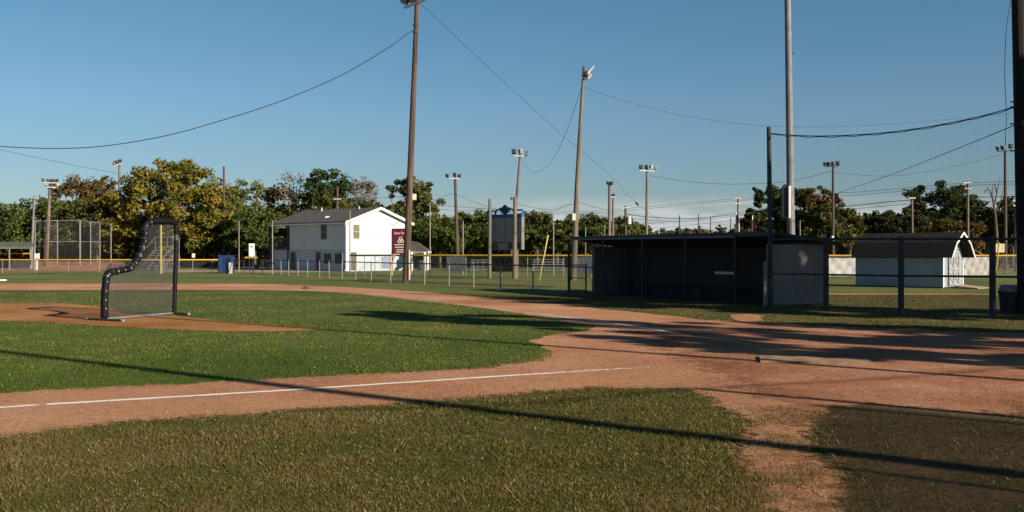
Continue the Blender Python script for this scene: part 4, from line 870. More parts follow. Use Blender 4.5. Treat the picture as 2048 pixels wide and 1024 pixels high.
# left dugout
t = thing('far_dugout', 'open-fronted dugout with a long green-grey roof at the far left', 'dugout', GX(30, 100))
mb = MB(); mb.prism([P(-180, 494, 96), P(70, 494, 96), P(62, 486, 99), P(-180, 486, 99)], (0, 0, .12)); mb.build('roof', mat('green_grey_roof', (.10, .12, .09), .8, .2, 2), t)
mb = MB(); mb.bar(P(-180, 496, 95.9), P(70, 496, 95.9), .06, .09); mb.build('fascia', M['box2'], t)
for px in (-60, 19, 61, 69): mb = MB(); q = GX(px, 96); mb.bar(q, q+Vector((0, 0, 2.2)), .09); mb.build('post', M['box2'], t)
mb = MB(); mb.box(GX(-60, 99.5)+Vector((0, 0, .45)), (12, .1, .9)); mb.build('back_wall', M['darkpost'], t)
mb = MB(); mb.box(P(-30, 507, 98.6), (9, .08, .12)); mb.build('bench_rail', M['yellow'], t)
mb = MB(); mb.box(P(74, 512, 95), (.35, .35, .5)); mb.bar(GX(74, 95), P(74, 514, 95), .12); single(mb, 'utility_box', M['box'], 'pale utility box on a stub post at the right end of the far left dugout', 'box', GX(74, 95))
# left backstop
t = thing('backstop', 'tall wire mesh backstop with grey posts beyond the left outfield fence', 'backstop', GX(160, 108))
bs = [(70, 442, 104), (115, 441, 106), (160, 441, 106), (181, 444, 106), (200, 445, 107), (222, 447, 106)]
M['linkdense'] = link_mat('backstop_mesh', (.20, .205, .21), .12, .05)
tops = [P(*q) for q in bs]
for i, q in enumerate(tops): mb = MB(); r = .10 if i in (2,) else .065; mb.tube([(q.x, q.y, 0), q], r, 8); mb.build('post', M['steel'], t)
mb = MB(); mb.tube(tops, .045, 6); mb.tube([Vector((q.x, q.y, 2.9)) for q in tops], .04, 6); mb.build('rail', M['steel'], t)
uvsheet('wire_mesh', [(tops[i], tops[i+1], .0, min(tops[i].z, tops[i+1].z)) for i in range(5)], M['linkdense'], t)
# bleachers
def bleachers(label, px, Y, wpx, rows, h0, dz, dy, rz=0, rail=False, m_='steel'):
    t = thing('bleachers', label, 'bleachers', GX(px, Y), None, rz); w = wpx/F*Y
    for i in range(rows):
        mb = MB(); mb.box((0, i*dy, h0+i*dz), (w, .28, .05)); mb.build('bench_plank', M[m_], t, local=True)
        mb = MB(); mb.box((0, i*dy-.32, max(.1, h0+i*dz-.26)), (w, .25, .04)); mb.build('footboard', M[m_], t, local=True)
    mb = MB()
    for j in range(4):
        x = -w/2+.15+j*(w-.3)/3; mb.bar((x, -.3, .04), (x, (rows-1)*dy+.2, .04), .06); mb.bar((x, -.3, h0-.2), (x, (rows-1)*dy, h0+(rows-1)*dz-.06), .06)
        for i in range(rows): mb.bar((x, i*dy, .04), (x, i*dy, h0+i*dz-.03), .05)
        mb.bar((x, 0, .04), (x, (rows-1)*dy, h0+(rows-1)*dz-.1), .04); 
    mb.build('frame', M[m_], t, local=True)
    if rail:
        mb = MB(); zt = h0+(rows-1)*dz; y = (rows-1)*dy+.25
        for j in range(5): x = -w/2+j*w/4; mb.bar((x, y, 0), (x, y, zt+1.1), .06)
        mb.bar((-w/2, y, zt+1.1), (w/2, y, zt+1.1), .06); mb.bar((-w/2, y, zt+.6), (w/2, y, zt+.6), .04)
        for x in (-w/2, w/2): mb.bar((x, -.2, h0+.9), (x, y, zt+1.1), .05); mb.bar((x, -.2, 0), (x, -.2, h0+.9), .05)
        mb.build('guard_rail', M[m_], t, local=True)
    return t
bleachers('aluminium bleachers right of the scoreboard behind the leaning yellow pole', 1098, 88, 64, 4, .45, .22, .6)
bleachers('partly hidden aluminium bleachers left of the scoreboard', 960, 90, 40, 4, .45, .2, .6)
bleachers('tall grey bleachers with guard rail seen through the pitching screen', 305, 96, 50, 8, .45, .25, .55, 0, True)
bleachers('low grey bleachers left of the tall railed ones, behind the pitching screen', 248, 94, 70, 3, .35, .22, .6, .1, False, 'darkpost')
bleachers('bleachers with slanted white rails right of the shed', 1950, 92, 60, 6, .45, .25, .5, .5, True, 'cross')
t = thing('notice_board', 'cream square board on posts right of the shed', 'sign', GX(1999, 80)); mb = MB(); mb.box(P(1999, 496, 80), (.8, .05, .7)); mb.build('panel', mat('cream', (.6, .55, .4), .6), t); mb = MB(); [mb.bar(GX(x, 80.05), P(x, 490, 80.05), .06) for x in (1991, 2007)]; mb.build('posts', M['darkpost'], t)
# bases, small lumps
mb = MB(); q = G(10, 561.5); mb.box(q+Vector((-.3, 0, .04)), (.7, .5, .07), .4); single(mb, 'base_bag', M['white'], 'white base bag on the grass at the left edge', 'base', q)
mb = MB(); q = G(612, 578); mb.tube([q+Vector((-.2, 0, .01)), q+Vector((0, 0, .07)), q+Vector((.22, 0, .01))], [.03, .09, .03], 7); single(mb, 'dirt_lump', M['crossdark'], 'small dark lump on the dirt below the house', 'lump', q)
mb = MB(); q = G(998, 580); mb.box(q+Vector((0, 0, .03)), (.16, .12, .06), .3); single(mb, 'litter', M['white'], 'small white scrap lying in grass below the scoreboard', 'litter', q)

# ------------------------------------------------------------------ dugout
D0 = G(1138, 585); D1 = G(1531, 612); dd = (D1-D0).normalized(); dn = Vector((-dd.y, dd.x, 0))   # dn away from field
if dn.x < 0: dn = -dn
DL = (D1-D0).length
def D(s, n, z): return D0+dd*s+dn*n+Vector((0, 0, z))
def dslab(mb, s0, s1, n0, n1, z0, z1, mi=0): mb.hexa([D(s0, n0, z0), D(s1, n0, z0), D(s1, n1, z0), D(s0, n1, z0), D(s0, n0, z1), D(s1, n0, z1), D(s1, n1, z1), D(s0, n1, z1)], mi)
dug = thing('dugout', 'long dark cinder-block dugout with a low sloping roof in tree shade', 'dugout', D0)
def blockmat(name, col):
    m = mat(name, col, .9, .2, 1.5); t_ = m.node_tree; b = t_.nodes['Principled BSDF']
    c = t_.nodes.new('ShaderNodeTexCoord'); mp_ = t_.nodes.new('ShaderNodeMapping'); mp_.inputs['Rotation'].default_value = (PI/2, 0, 0); t_.links.new(c.outputs['Object'], mp_.inputs[0])
    br = t_.nodes.new('ShaderNodeTexBrick'); br.inputs['Scale'].default_value = 1; br.inputs['Brick Width'].default_value = .4; br.inputs['Row Height'].default_value = .2; br.inputs['Mortar Size'].default_value = .008
    t_.links.new(mp_.outputs[0], br.inputs['Vector']); bm_ = t_.nodes.new('ShaderNodeBump'); bm_.invert = True; bm_.inputs['Strength'].default_value = .6; bm_.inputs['Distance'].default_value = .01
    t_.links.new(br.outputs['Fac'], bm_.inputs['Height']); t_.links.new(bm_.outputs[0], b.inputs['Normal']); return m
M['dblock'] = blockmat('dugout_block', (.20, .185, .175)); M['dinner'] = blockmat('dugout_inner_shaded', (.050, .042, .038)); M['droof'] = mat('dugout_roof', (.02, .02, .024), .8, .3, 2)  # inner block is a darker copy; dugout shade put into its colour
n0, n1 = .75, 2.6; s0 = 2.2; s1 = DL-.05
s0 = along(D0+dn*n0, dd, 1184)
zr = lambda n: 2.30-(n-.0)*.115
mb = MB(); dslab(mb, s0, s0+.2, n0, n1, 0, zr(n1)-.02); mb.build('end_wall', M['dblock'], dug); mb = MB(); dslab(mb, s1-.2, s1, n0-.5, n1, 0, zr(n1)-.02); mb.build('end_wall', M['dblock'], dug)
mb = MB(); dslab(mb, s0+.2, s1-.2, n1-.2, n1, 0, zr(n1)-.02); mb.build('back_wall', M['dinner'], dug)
mb = MB(); zz_ = .0; r0 = .1; r1 = n1+.35
mb.hexa([D(.1, r0, zr(r0)), D(s1+.35, r0, zr(r0)), D(s1+.35, r1, zr(r1)), D(.1, r1, zr(r1)), D(.1, r0, zr(r0)+.1), D(s1+.35, r0, zr(r0)+.1), D(s1+.35, r1, zr(r1)+.1), D(.1, r1, zr(r1)+.1)])
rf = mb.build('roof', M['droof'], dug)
mb = MB(); mb.bar(D(.05, r0-.04, zr(r0)+.03), D(s1+.38, r0-.04, zr(r0)+.03), .04, .16); mb.build('fascia', mat('fascia_dark', (.05, .055, .07), .7, .2, 2), rf)
mb = MB()
for i in range(int((s1-s0)/.6)): s = s0+.3+i*.6; mb.bar(D(s, r0+.05, zr(r0)-.07), D(s, n1-.25, zr(n1)-.04), .05, .12)
mb.build('rafters', M['droof'], dug)
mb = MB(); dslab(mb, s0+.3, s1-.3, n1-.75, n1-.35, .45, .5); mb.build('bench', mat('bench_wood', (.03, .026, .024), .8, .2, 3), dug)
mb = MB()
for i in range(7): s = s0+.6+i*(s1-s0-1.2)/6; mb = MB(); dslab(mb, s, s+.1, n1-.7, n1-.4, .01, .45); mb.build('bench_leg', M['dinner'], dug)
mb = MB(); dslab(mb, s0+.2, s1-.2, n1-.24, n1-.2, 0.0, .5); 
mb = MB(); a = along(D0+dn*(n1-.3), dd, 1430); b = along(D0+dn*(n1-.3), dd, 1468); yy = (D(a, n1-.3, 0)).y
dslab(mb, a, b, n1-.32, n1-.22, CAMH+(HOR-548)/F*yy, CAMH+(HOR-543)/F*yy); mb.build('shelf_board', mat('pale_board', (.75, .8, .85), .5, .05, 2), dug)
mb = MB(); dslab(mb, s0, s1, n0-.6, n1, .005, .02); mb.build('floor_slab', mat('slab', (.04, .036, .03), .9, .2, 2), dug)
# fence along the dugout front
t = thing('dugout_fence', 'dark post and wire fence along the open front of the dugout', 'fence', D0)
fs_ = [0]+[along(D0, dd, px) for px in (1207, 1285, 1371, 1470)]
for s in fs_: mb = MB(); mb.tube([D(s, 0, 0), D(s, 0, 2.30)], .045 if s else .06, 8); mb.build('post', M['darkpost'], t)
mb = MB(); mb.tube([D(0, 0, 2.28), D(along(D0, dd, 1470), 0, 2.24)], .035, 6); mb.build('top_rail', M['steel'], t)
mb = MB(); mb.tube([D(0, 0, 1.1), D(along(D0, dd, 1207), 0, 1.1)], .025, 6); mb.build('middle_rail', M['darkpost'], t)
def wires(a, b, z0, z1, pitch, r, name, m_, parent, diamond=True):
    """real wire: flat-sided strands between a and b"""
    a = Vector(a); b = Vector(b); L = (b-a).length; d = (b-a)/L; mb = MB(); Hh = z1-z0
    n = int((L+Hh)/pitch)
    for sgn in (1, -1):
        for i in range(n):
            u0 = i*pitch-(Hh if sgn > 0 else 0); w0, w1 = u0, u0+Hh
            lo_, hi_ = max(0, w0), min(L, w1)
            if hi_-lo_ < .01: continue
            za = z0+(lo_-w0) if sgn > 0 else z1-(lo_-w0); zb_ = z0+(hi_-w0) if sgn > 0 else z1-(hi_-w0)
            mb.tube([a+d*lo_+Vector((0, 0, za)), a+d*hi_+Vector((0, 0, zb_))], r, 3, cap=False)
    return mb.build(name, m_, parent)
wires(D(0, .02, 0), D(along(D0, dd, 1470), .02, 0), .02, 2.22, .085, .0028, 'wire_mesh', M['darkpost'], t)
# gate fence stub left of dugout
gs = G(1138, 585)+Vector((.1, .35, 0)); ge = P(1172, 585, 42.6); ge.z = 0
t = thing('gate', 'narrow low wire gate between the dugout fence post and the dugout wall', 'gate', gs)
mb = MB(); mb.tube([ge, ge+Vector((0, 0, 1.22))], .035, 8); mb.tube([gs+Vector((0, 0, 1.18)), ge+Vector((0, 0, 1.18))], .025, 6); mb.tube([gs+Vector((0, 0, .62)), ge+Vector((0, 0, .62))], .02, 6); mb.tube([gs+Vector((0, 0, .1)), ge+Vector((0, 0, .1))], .02, 6); mb.build('frame', M['darkpost'], t)
uvsheet('wire_mesh', [(gs, ge, .1, 1.18)], M['linkfar'], t)

# ------------------------------------------------------------------ near fence on the right
F0 = G(1534, 613.5); fpts = [F0, G(1652, 621), G(1802, 627), G(1985, 631), G(2230, 641), G(2500, 650)]
t = thing('chain_link_fence', 'tall shaded chain link fence with thick posts between dugout and right edge', 'fence', F0)
for i, q in enumerate(fpts):
    if i == 0: continue
    mb = MB(); mb.tube([q, q+Vector((0, 0, 2.12))], .085, 10); mb.tube([q+Vector((0, 0, 2.12)), q+Vector((0, 0, 2.18))], [.09, .03], 10); mb.build('post', M['darkpost'], t)
zt = [CAMH+(HOR-478)/F*q.y for q in fpts]
mb = MB(); mb.tube([q+Vector((0, -.1, z)) for q, z in zip(fpts, zt)], .035, 6); mb.build('top_rail', M['darkpost'], t)
mb = MB(); mb.tube([q+Vector((0, -.1, 1.06)) for q in fpts], .03, 6); mb.build('middle_rail', M['darkpost'], t)
for i in range(len(fpts)-2): wires(fpts[i]+Vector((0, -.06, 0)), fpts[i+1]+Vector((0, -.06, 0)), .03, 2.05, .085, .0032, 'wire_mesh', M['darkpost'], t)
# trash can
t = thing('trash_can', 'dark round trash can with a pale bag rim beside the right edge pole', 'trash can', G(2018, 626))
q = G(2018, 626)-Vector((0, .0, 0)); mb = MB(); mb.tube([q, q+Vector((0, 0, .55)), q+Vector((0, 0, .56)), q+Vector((0, 0, .62))], [.22, .27, .30, .30], 16); mb.build('body', mat('bin_dark', (.03, .03, .035), .6, .2, 3), t)
mb = MB(); mb.tube([q+Vector((0, 0, .60)), q+Vector((0, 0, .72)), q+Vector((0, 0, .80))], [.285, .26, .22], 14); mb.build('bag', mat('bag_grey', (.28, .28, .29), .5, .5, 5, .5, 20), t)

# ------------------------------------------------------------------ shed
SC = G(1885, 577); sa = Vector((-.70, .714, 0)).normalized(); sb = Vector((.714, .70, 0)).normalized()
def SH(u, v, z): return SC+sa*u+sb*v+Vector((0, 0, z))
SL = along(SC, sa, 1711); SW = 2.45
def sslab(mb, u0, u1, v0, v1, z0, z1): mb.hexa([SH(u0, v0, z0), SH(u1, v0, z0), SH(u1, v1, z0), SH(u0, v1, z0), SH(u0, v0, z1), SH(u1, v0, z1), SH(u1, v1, z1), SH(u0, v1, z1)])
sh = thing('garden_shed', 'white barn-style shed with a dark gambrel roof behind the near fence', 'shed', SC)
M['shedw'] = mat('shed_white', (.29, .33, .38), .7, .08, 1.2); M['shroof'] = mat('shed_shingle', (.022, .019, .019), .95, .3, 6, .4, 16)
ze, zk, zp = 1.50, 2.14, 2.62; vk = .42
prof = [(0, .06), (SW, .06), (SW, ze), (SW-vk, zk), (SW/2, zp), (vk, zk), (0, ze)]
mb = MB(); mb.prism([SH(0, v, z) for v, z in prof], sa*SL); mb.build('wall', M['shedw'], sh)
mb = MB(); o_ = .28
def rp(u0, u1, p, q, th=.05):
    d = Vector((q[0]-p[0], q[1]-p[1])); nn = Vector((-d.y, d.x)).normalized()*th
    if nn.y < 0: nn = -nn
    mb.hexa([SH(u0, p[0], p[1]), SH(u1, p[0], p[1]), SH(u1, q[0], q[1]), SH(u0, q[0], q[1]), SH(u0, p[0]+nn.x, p[1]+nn.y), SH(u1, p[0]+nn.x, p[1]+nn.y), SH(u1, q[0]+nn.x, q[1]+nn.y), SH(u0, q[0]+nn.x, q[1]+nn.y)])
e = .015
rp(-.5, SL+.15, (-.16, ze-.03), (vk-.03, zk+e)); rp(-.5, SL+.15, (vk-.03, zk+e+.003), (SW/2, zp+.05)); rp(-.5, SL+.15, (SW+.16, ze-.03), (SW-vk+.03, zk+e)); rp(-.5, SL+.15, (SW-vk+.03, zk+e+.003), (SW/2, zp+.05))
rf = mb.build('roof', M['shroof'], sh)
mb = MB()
for p, q in (((-.17, ze-.03), (vk-.03, zk+.02)), ((vk-.03, zk+.02), (SW/2, zp+.06)), ((SW+.17, ze-.03), (SW-vk+.03, zk+.02)), ((SW-vk+.03, zk+.02), (SW/2, zp+.06))): mb.bar(SH(-.53, *p), SH(-.53, *q), .03, .09)
mb.build('trim', M['white'], rf)
mb = MB()
for v in (.05, SW-.05): mb.bar(SH(-.02, v, .05), SH(-.02, v, ze), .1, .04, up=sa)
mb.build('corner_boards', M['white'], sh)
for i, (v0, v1) in enumerate(((.62, 1.22), (1.235, 1.83))):
    mb = MB(); sslab(mb, -.035, -.005, v0, v1, .12, 1.78); dr = mb.build('door', M['shedw'], sh)
    mb = MB()
    for a, b in (((v0+.03, .15), (v1-.03, .9)), ((v1-.03, .15), (v0+.03, .9)), ((v0+.03, .95), (v1-.03, 1.72)), ((v1-.03, .95), (v0+.03, 1.72))): mb.bar(SH(-.05-.004*i, *a), SH(-.05-.004*i, *b), .03, .05)
    for z in (.15, .93, 1.75): mb.bar(SH(-.062, v0, z), SH(-.062, v1, z), .03, .06)
    for v in (v0+.03, v1-.03): mb.bar(SH(-.075, v, .12), SH(-.075, v, 1.78), .05, .03)
    mb.build('brace', mat('grey_brace', (.42, .43, .44), .7), dr)
mb = MB(); mb.bar(SH(-.04, .55, .1), SH(-.04, .55, 1.86), .02, .02); mb.bar(SH(-.04, 1.9, .1), SH(-.04, 1.9, 1.86), .02, .02); mb.bar(SH(-.04, .55, 1.86), SH(-.04, 1.9, 1.86), .02, .02); mb.build('door_trim', M['crossdark'], sh)
mb = MB(); sslab(mb, .02, SL-.02, .02, SW-.02, 0, .06); mb.build('skids', M['deck'], sh)
mb = MB(); q = SH(-1.1, 1.2, 0)
for i in range(9):
    mb.hexa([SH(-1.5+i*.14, .4, .01+.012*i), SH(-1.5+i*.14+.13, .4, .022+.012*i), SH(-1.5+i*.14+.13, 2.0, .022+.012*i), SH(-1.5+i*.14, 2.0, .01+.012*i), SH(-1.5+i*.14, .4, .04+.012*i), SH(-1.5+i*.14+.13, .4, .052+.012*i), SH(-1.5+i*.14+.13, 2.0, .052+.012*i), SH(-1.5+i*.14, 2.0, .04+.012*i)])
single(mb, 'wooden_ramp', mat('ramp_wood', (.42, .32, .24), .9, .2, 3), 'pale wooden ramp lying before the shed doors', 'ramp', SH(-1.0, 1.2, 0))

# ------------------------------------------------------------------ netting
npost = G(1535, 612)+Vector((.08, -.1, 0))
mb = MB(); tp = P(1537.5, 254, npost.y); mb.tube([npost, npost.lerp(tp, .5), tp], [.085, .08, .07], 10)
t = thing('net_post', 'tall dark post at the right corner of the dugout holding the net', 'post', npost); mb.build('pole', M['darkpost'], t)
mb = MB(); q0 = P(1529, 612, npost.y-.1); mb.tube([Vector((q0.x, q0.y, 0)), P(1530, 522, npost.y-.1)], .05, 8); mb.build('stub_pipe', M['steel'], t)
NA = P(1540, 267, npost.y); NB = P(2038, 212, 27.9)
cab = [(1540, 267), (1600, 271.5), (1660, 272), (1720, 269.5), (1780, 264.5), (1850, 255), (1920, 242), (1980, 228), (2038, 211)]
def Yn(px): return np.interp(px, [1540, 1652, 2038], [npost.y, 30.2, 28.0])
net = thing('backstop_net', 'fine black safety net hung on a sagging cable between dugout post and right pole', 'net', npost)
cpts = [P(x, y, Yn(x)) for x, y in cab]
def catmull(pts, k=6):
    out_ = []; pts = [Vector(p) for p in pts]
    for i in range(len(pts)-1):
        p0 = pts[max(i-1, 0)]; p1 = pts[i]; p2_ = pts[i+1]; p3 = pts[min(i+2, len(pts)-1)]
        for j in range(k):
            t_ = j/k; out_.append(.5*((2*p1)+(p2_-p0)*t_+(2*p0-5*p1+4*p2_-p3)*t_*t_+(3*p1-p0-3*p2_+p3)*t_**3))
    return out_+[pts[-1]]
cc = catmull(cpts, 12)
mb = MB(); mb.tube(cc, .016, 5); mb.tube([p+Vector((0, 0, -.03+.012*math.sin(i*.7))) for i, p in enumerate(cc)], .010, 4); mb.build('support_cable', M['wire'], net)
# strands
xs = np.linspace(0, len(cc)-1, 110); mb = MB()
def cpt(f):
    i = int(min(f, len(cc)-2)); return cc[i].lerp(cc[i+1], f-i)
cols = [cpt(f) for f in xs]; nr = 62
for i, p in enumerate(cols):
    zb_ = 2.0; mb.tube([p, Vector((p.x, p.y, zb_))], .0013, 3, cap=False)
for j in range(1, nr):
    mb.tube([Vector((p.x, p.y+.02*math.sin(i*.2), p.z+(2.0-p.z)*j/nr+.01*math.sin(i*.35+j))) for i, p in enumerate(cols)], .0013, 3, cap=False)
mb.build('netting', M['wire'], net)

# ------------------------------------------------------------------ L screen
LA = G(209, 641); LR = G(348, 629); ld = (LR-LA).normalized(); LL = (LR-LA).length; lnrm = Vector((-ld.y, ld.x, 0))
def LP(px, py): s = along(LA, ld, px); q = LA+ld*s; return s, CAMH+(HOR-py)/F*q.y
def LQ(s, z): return LA+ld*s+Vector((0, 0, z))
ls = thing('pitching_screen', 'L-shaped pitching screen with thick black padded frame standing on the mound', 'screen', LA)
M['pad'] = mat('black_pad', (.006, .006, .009), .6, .4, 4, .6, 9, spec=.16); M['padlow'] = M['pad']
def padtube(pts, r, name, seed):
    pts = catmull([LQ(*LP(*p)) for p in pts], 7); rg2 = random.Random(seed); mb = MB(); rr = [r*(1+rg2.uniform(-.07, .07)) for _ in pts]; mb.tube(pts, [q_*.88 for q_ in rr], 14)
    return mb.build(name, M['pad'], ls, smooth=True), pts
left, p_l = padtube([(209, 636), (209, 600), (211, 570), (215, 550), (226, 543)], .105, 'lower_leg_pad', 1)
arm, p_a = padtube([(222, 545), (240, 541), (258, 537), (268, 528), (280, 510), (286, 495)], .095, 'sloped_arm_pad', 2)
up, p_u = padtube([(285, 500), (289, 480), (290, 462), (292, 450), (303, 443.5)], .09, 'upper_post_pad', 3)
top, p_t = padtube([(298, 443.5), (310, 442.5), (330, 443), (345, 443.5), (352, 447)], .095, 'top_bar_pad', 4)
rt, p_r = padtube([(351.5, 446), (352.5, 470), (351.5, 520), (349.5, 570), (348, 618), (347.5, 628)], .075, 'tall_leg_pad', 5)
M['tape'] = mat('shiny_tape', (.045, .05, .07), .28, .5, 9, .5, 14, spec=.7)
for part_, pts, ks in ((arm, p_a, (.12, .42, .55, .8)), (up, p_u, (.1, .3, .62)), (left, p_l, (.72, .93)), (rt, p_r, (.22, .25))):
    for kq in ks:
        i = int(kq*(len(pts)-2)); a = pts[i]; b = a.lerp(pts[i+1], .8); mb = MB(); rr_ = {id(arm): .1, id(up): .095, id(left): .11, id(rt): .08}[id(part_)]*.88+.004; mb.tube([a, b], [rr_, rr_*1.02], 14, cap=False); mb.build('tape_wrap', M['tape'], part_, smooth=True)
M['dot'] = mat('pale_cord', (.62, .6, .56), .7, .1, 3)
for part_, pts, sg_ in ((rt, p_r, 1), (left, p_l, -1), (up, p_u, -1), (arm, p_a, -1)):
    mb = MB(); acc = 0
    for i in range(1, len(pts)):
        acc += (pts[i]-pts[i-1]).length
        if acc > .2:
            acc = 0; q = pts[i]+Vector((-sg_*.055 if sg_ > 0 else .08, -.09, 0)); mb.box(q, (.018, .018, .02))
    mb.build('lacing', M['dot'], part_)
# net of the screen
mb = MB(); out2 = [LP(*p) for p in ((215, 550), (226, 545), (258, 538), (280, 512), (289, 480), (292, 450), (303, 445), (330, 444), (350, 452), (351, 500), (348, 628))]
def topz(s):
    ss = [q[0] for q in out2[:9]]; zs = [q[1] for q in out2[:9]]; return float(np.interp(s, ss, zs))
s_a = .09; s_b = LL-.06; nst = 58
for i in range(nst):
    s = s_a+(s_b-s_a)*i/(nst-1); sag = .03*math.sin(PI*i/nst); mb.tube([LQ(s, .06), LQ(s, topz(s)*.5)+lnrm*sag, LQ(s, topz(s))], .0048, 3, cap=False)
zmax = 2.5; z = .08
sarr = np.linspace(s_a, s_b, 60)
while z < zmax:
    ok = [s for s in sarr if topz(s) > z]
    if len(ok) > 1: mb.tube([LQ(ok[0], z), LQ((ok[0]+ok[-1])/2, z-.01)+lnrm*.02, LQ(ok[-1], z)], .0048, 3, cap=False)
    z += .045
mb.build('netting', M['wire'], ls)
mb = MB(); mb.tube([LQ(.0, .04), LQ(LL, .04)], .028, 8); mb.build('bottom_bar', M['steel'], ls)
def foot(c, pxa, pxb, ya, yb):
    mb = MB(); a = G(pxa, ya)+Vector((0, 0, .035)); b = G(pxb, yb)+Vector((0, 0, .035)); mb.tube([a, b], .03, 8); f_ = mb.build('foot', M['lamp'], ls)
    mb = MB(); d = (b-a).normalized(); mb.tube([a-d*.07, a+d*.02], .033, 8); mb.tube([b-d*.02, b+d*.07], .033, 8); mb.build('end_sleeve', M['box2'], f_)
foot(None, 176, 243, 640.5, 644); foot(None, 322, 375, 628, 630.5)

# plank/mat near home
m0 = [G(1518, 715), G(1735, 722), G(1748, 732), G(1521, 727)]
mb = MB(); n_ = 14; top_ = []; 
for i in range(n_+1):
    k_ = i/n_; a = m0[0].lerp(m0[1], k_); b = m0[3].lerp(m0[2], k_); zt_ = .040+.004*math.sin(i*1.3)
    top_.append((a, b, zt_))
for i in range(n_):
    (a, b, z1_), (c, d, z2_) = top_[i], top_[i+1]
    mb.hexa([b+Vector((0, 0, .008)), d+Vector((0, 0, .008)), c+Vector((0, 0, .008)), a+Vector((0, 0, .008)), b+Vector((0, 0, z1_)), d+Vector((0, 0, z2_)), c+Vector((0, 0, z2_)), a+Vector((0, 0, z1_))])
single(mb, 'home_plate_mat', mat('mat_tan', (.30, .19, .115), .95, .4, 5, .5, 30), 'long low brown mat lying on the dirt at home plate', 'mat', m0[3])

# ------------------------------------------------------------------ flags
def flag(label, px, yt, Y, cols, w, h, ybot):
    t = thing('flagpole', label, 'flag', GX(px, Y)); mb = MB(); q = GX(px, Y); mb.tube([q, P(px, yt, Y)], .05, 8); mb.tube([P(px, yt, Y), P(px, yt-1, Y)], [.09, .03], 8); mb.build('pole', M['white'], t)
    mb = MB(); nx, nz = 10, 13
    a = P(px, ybot, Y); 
    for i in range(nx):
        for j in range(nz):
            def pt(i_, j_): u = i_/nx; v = j_/nz; return a+Vector((w*u*.26, .16*math.sin(u*14+v*2)-.1, h*v-.35*u))
            c = cols(i, j, nx, nz); mb.add([pt(i, j), pt(i+1, j), pt(i+1, j+1), pt(i, j+1)], [(0, 1, 2, 3)], c)
    mb.build('cloth', [mat('flag_red', (.30, .02, .03), .7), mat('flag_white', (.42, .40, .40), .7), mat('flag_blue', (.02, .03, .12), .7)], t)
flag('limp red, white and blue striped flag on a white flagpole above the dugout', 1472, 425, 97, lambda i, j, nx, nz: 2 if (i < 4 and j >= 7) else j % 2, 1.2, 1.6, 462)
flag('limp plain red flag on a white flagpole right of the striped flag', 1505, 432, 97, lambda i, j, nx, nz: 2 if (3 < i < 6 and 5 < j < 9) else 0, 1.1, 1.5, 470)
light_pole('second thin white flagpole close beside the striped flag', (1478,), (1478, 440), 97, .05, .04, 'white', name='flagpole')

# ------------------------------------------------------------------ cables
def cable(label, pts, r, name='overhead_cable', group=None, sm=8):
    q = catmull([P(*p) for p in pts], sm); mb = MB(); mb.tube(q, r, 4, cap=False); return single(mb, name, M['wire'], label, 'cable', q[0], group, smooth=True)
cable('thick sagging black cable from the top left edge up to the tall brown pole', [(-250, 268, 48), (-100, 286, 49), (0, 293, 50), (110, 297, 51), (210, 292, 51.5), (330, 272, 52), (440, 242, 53), (560, 203, 54), (680, 152, 55.5), (770, 100, 56.4), (815, 68, 57), (827, 62, 57.2)], .022)
cable('thin cable sloping down from the left edge towards the golden tree', [(-200, 255, 90), (0, 299, 100), (120, 325, 108), (240, 348, 117)], .018)
cable('long thin wire from the tall brown pole down to the four-lamp pole area', [(843, 9, 57.2), (950, 110, 66), (1060, 212, 76), (1130, 275, 84), (1219, 350, 95), (1275, 408, 104), (1330, 448, 112)], .016)
mb = MB(); q = P(1273.5, 408, 104); mb.tube([q+Vector((-.18, 0, .2)), q+Vector((.05, 0, 0)), q+Vector((.2, 0, -.2))], [.05, .13, .05], 8); single(mb, 'strain_insulator', M['lamp'], 'small dark insulator lump on the long thin wire', 'insulator', q)
cable('drooping wire looping from the weathered pole to the leaning scoreboard pole', [(1164, 172, 61.5), (1150, 215, 64), (1130, 270, 68), (1105, 320, 73), (1080, 342, 84), (1060, 342, 92), (1042, 318, 100)], .014)
cable('very faint wire from the weathered pole towards the netting', [(1168, 175, 61.5), (1260, 205, 64), (1400, 237, 70), (1560, 253, 76), (1750, 250, 84), (2060, 225, 95)], .010)
cable('wire from the four-lamp pole rising gently to the right lamp pole', [(1298, 351, 92), (1360, 361, 92), (1440, 368, 92), (1540, 366, 92), (1600, 358, 91), (1664, 342, 90)], .016)
cable('taut dark cable from the netted lamp pole up to the right edge pole', [(1670, 388, 88), (1780, 350, 66), (1900, 303, 45), (2038, 247, 28)], .016)
cable('thin wire from the netted lamp pole to the right three-lamp pole', [(1667, 345, 90), (1780, 352, 93), (1900, 335, 96), (2008, 308, 96)], .015)
cable('vertical hanging wire beside the right edge pole', [(2026, -30, 27), (2012, 60, 27), (2009, 150, 27.2), (2012, 230, 27.5), (2010, 292, 27.8)], .009)
cable('wire from the dark three-lamp pole sloping left', [(909, 387, 101), (895, 390, 100), (880, 396, 92), (862, 404, 98)], .015)
cable('wire from the dark three-lamp pole to the scoreboard pole', [(912, 388, 101), (960, 408, 84), (1000, 420, 83), (1022, 425, 82)], .014)
cable('wire from the weathered pole to the dark insulators above the scoreboard trees', [(1146, 408, 61.5), (1132, 411, 64), (1100, 420, 72), (1030, 408, 82)], .014)
cable('wire running right from the weathered pole to the paired lamp poles', [(1152, 401, 61.5), (1180, 412, 70), (1218, 420, 88)], .014)
gl = 'long power lines above the horizon'
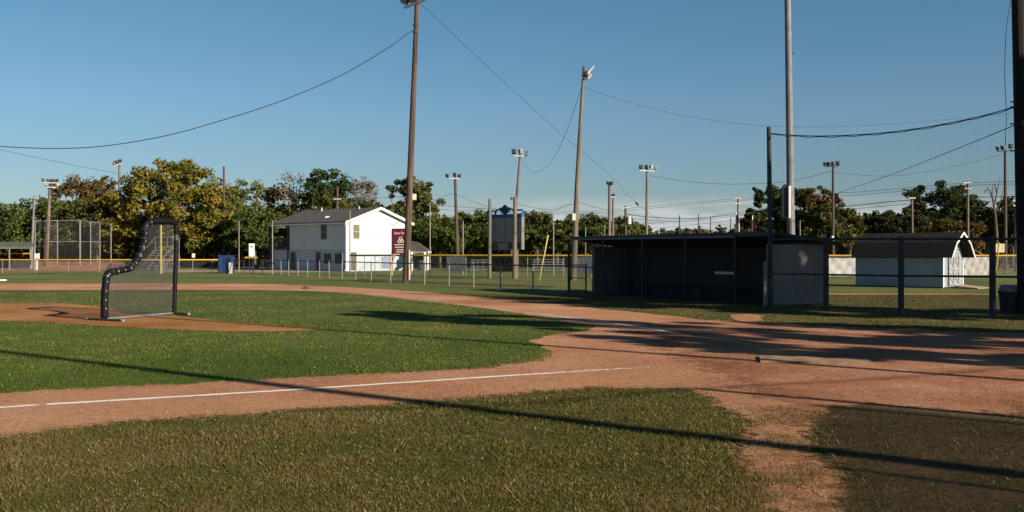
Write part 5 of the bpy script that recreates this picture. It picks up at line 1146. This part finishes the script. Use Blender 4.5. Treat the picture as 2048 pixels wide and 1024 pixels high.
for i, (pts, lab) in enumerate((
    ([(860, 410, 125), (1100, 424, 125), (1251, 417, 120), (1476, 397, 120), (1700, 385, 112), (1935, 366, 100), (2120, 362, 95)], 'topmost long power line through both utility poles with cross-arms'),
    ([(860, 418, 126), (1100, 428, 126), (1251, 421, 121), (1476, 401, 121), (1700, 391, 113), (1935, 371, 101), (2120, 368, 96)], 'second long power line just under the topmost one'),
    ([(1251, 428, 120), (1300, 434, 120), (1380, 437, 120), (1476, 429, 120), (1640, 418, 116), (1824, 400, 108), (2048, 392, 100)], 'sagging bundled line from the transformer pole to the right'),
    ([(1251, 436, 122), (1359, 443, 130), (1476, 432, 122), (1640, 424, 118), (1824, 408, 109), (2048, 402, 101)], 'lower sagging line below the bundled one'),
    ([(1251, 449, 123), (1300, 447, 126), (1400, 437, 130), (1476, 425, 122), (1640, 412, 118)], 'line rising rightwards across the pale clouds'),
    ([(1100, 462, 110), (1180, 458, 112), (1251, 452, 120)], 'short low wire crossing the light green trees'),
    ([(1251, 460, 123), (1360, 452, 140), (1476, 440, 125)], 'lowest thin line just above the dugout roof'))):
    cable(lab, pts, .02 if i != 2 else .035, 'power_line', gl)
cable('thin wire across the dark trees behind the house roof', [(682, 397, 110), (740, 396, 105), (812, 393, 57.5)], .012)

# ------------------------------------------------------------------ off-frame poles that throw the long shadows
def shadow_pole(label, t_, n_, h, r0, r1, lean=(0, 0)):
    b = TN(t_, n_); t = thing('wooden_pole', label, 'pole', b); mb = MB(); T = b+Vector((lean[0], lean[1], h))
    mb.tube([b.lerp(T, i/6)+Vector((.05*math.sin(i*1.7), .05*math.cos(i*2.1), 0)) for i in range(7)], [r0+(r1-r0)*i/6 for i in range(7)], 10); mb.build('pole', M['pole'], t); return b, T
shadow_pole('tall wooden pole out of frame behind the camera to the right', -12, 8.4, 15.5, .17, .12)
shadow_pole('wooden pole out of frame at the right, level with home plate', -11, 14.2, 14, .12, .09, (.7, .9))
b3, T3 = shadow_pole('shorter net post out of frame at the right', -9, 11.3, 5.9, .10, .08)
mb = MB(); mb.tube(catmull([T3+Vector((-5.5, -1.2, -.35)), T3+Vector((-3, -.95, -.25)), T3, T3+Vector((3.2, 1.5, -.1)), T3+Vector((9, 4.0, .3))], 8), .022, 6)
single(mb, 'overhead_cable', M['wire'], 'net cable out of frame at the right on the shorter net post', 'cable', T3)

b0_ = TN(-9, 11.3); sd_ = Vector((-.25, -.97, 0)).normalized()
t = thing('windscreen_fence', 'dark windscreen fence out of frame at the right on the backstop', 'fence', b0_+sd_*.3)
uvsheet('windscreen', [(b0_+sd_*.3, b0_+sd_*7, .05, 5.3), (b0_+sd_*7, b0_+sd_*14, .05, 5.3)], link_mat('windscreen_weave', (.02, .03, .025), .02, .27), t)
for i in range(5):
    mb = MB(); q = b0_+sd_*(.5+i*3.3); mb.tube([q, q+Vector((0, 0, 5.35))], .04, 8); mb.build('post', M['darkpost'], t)
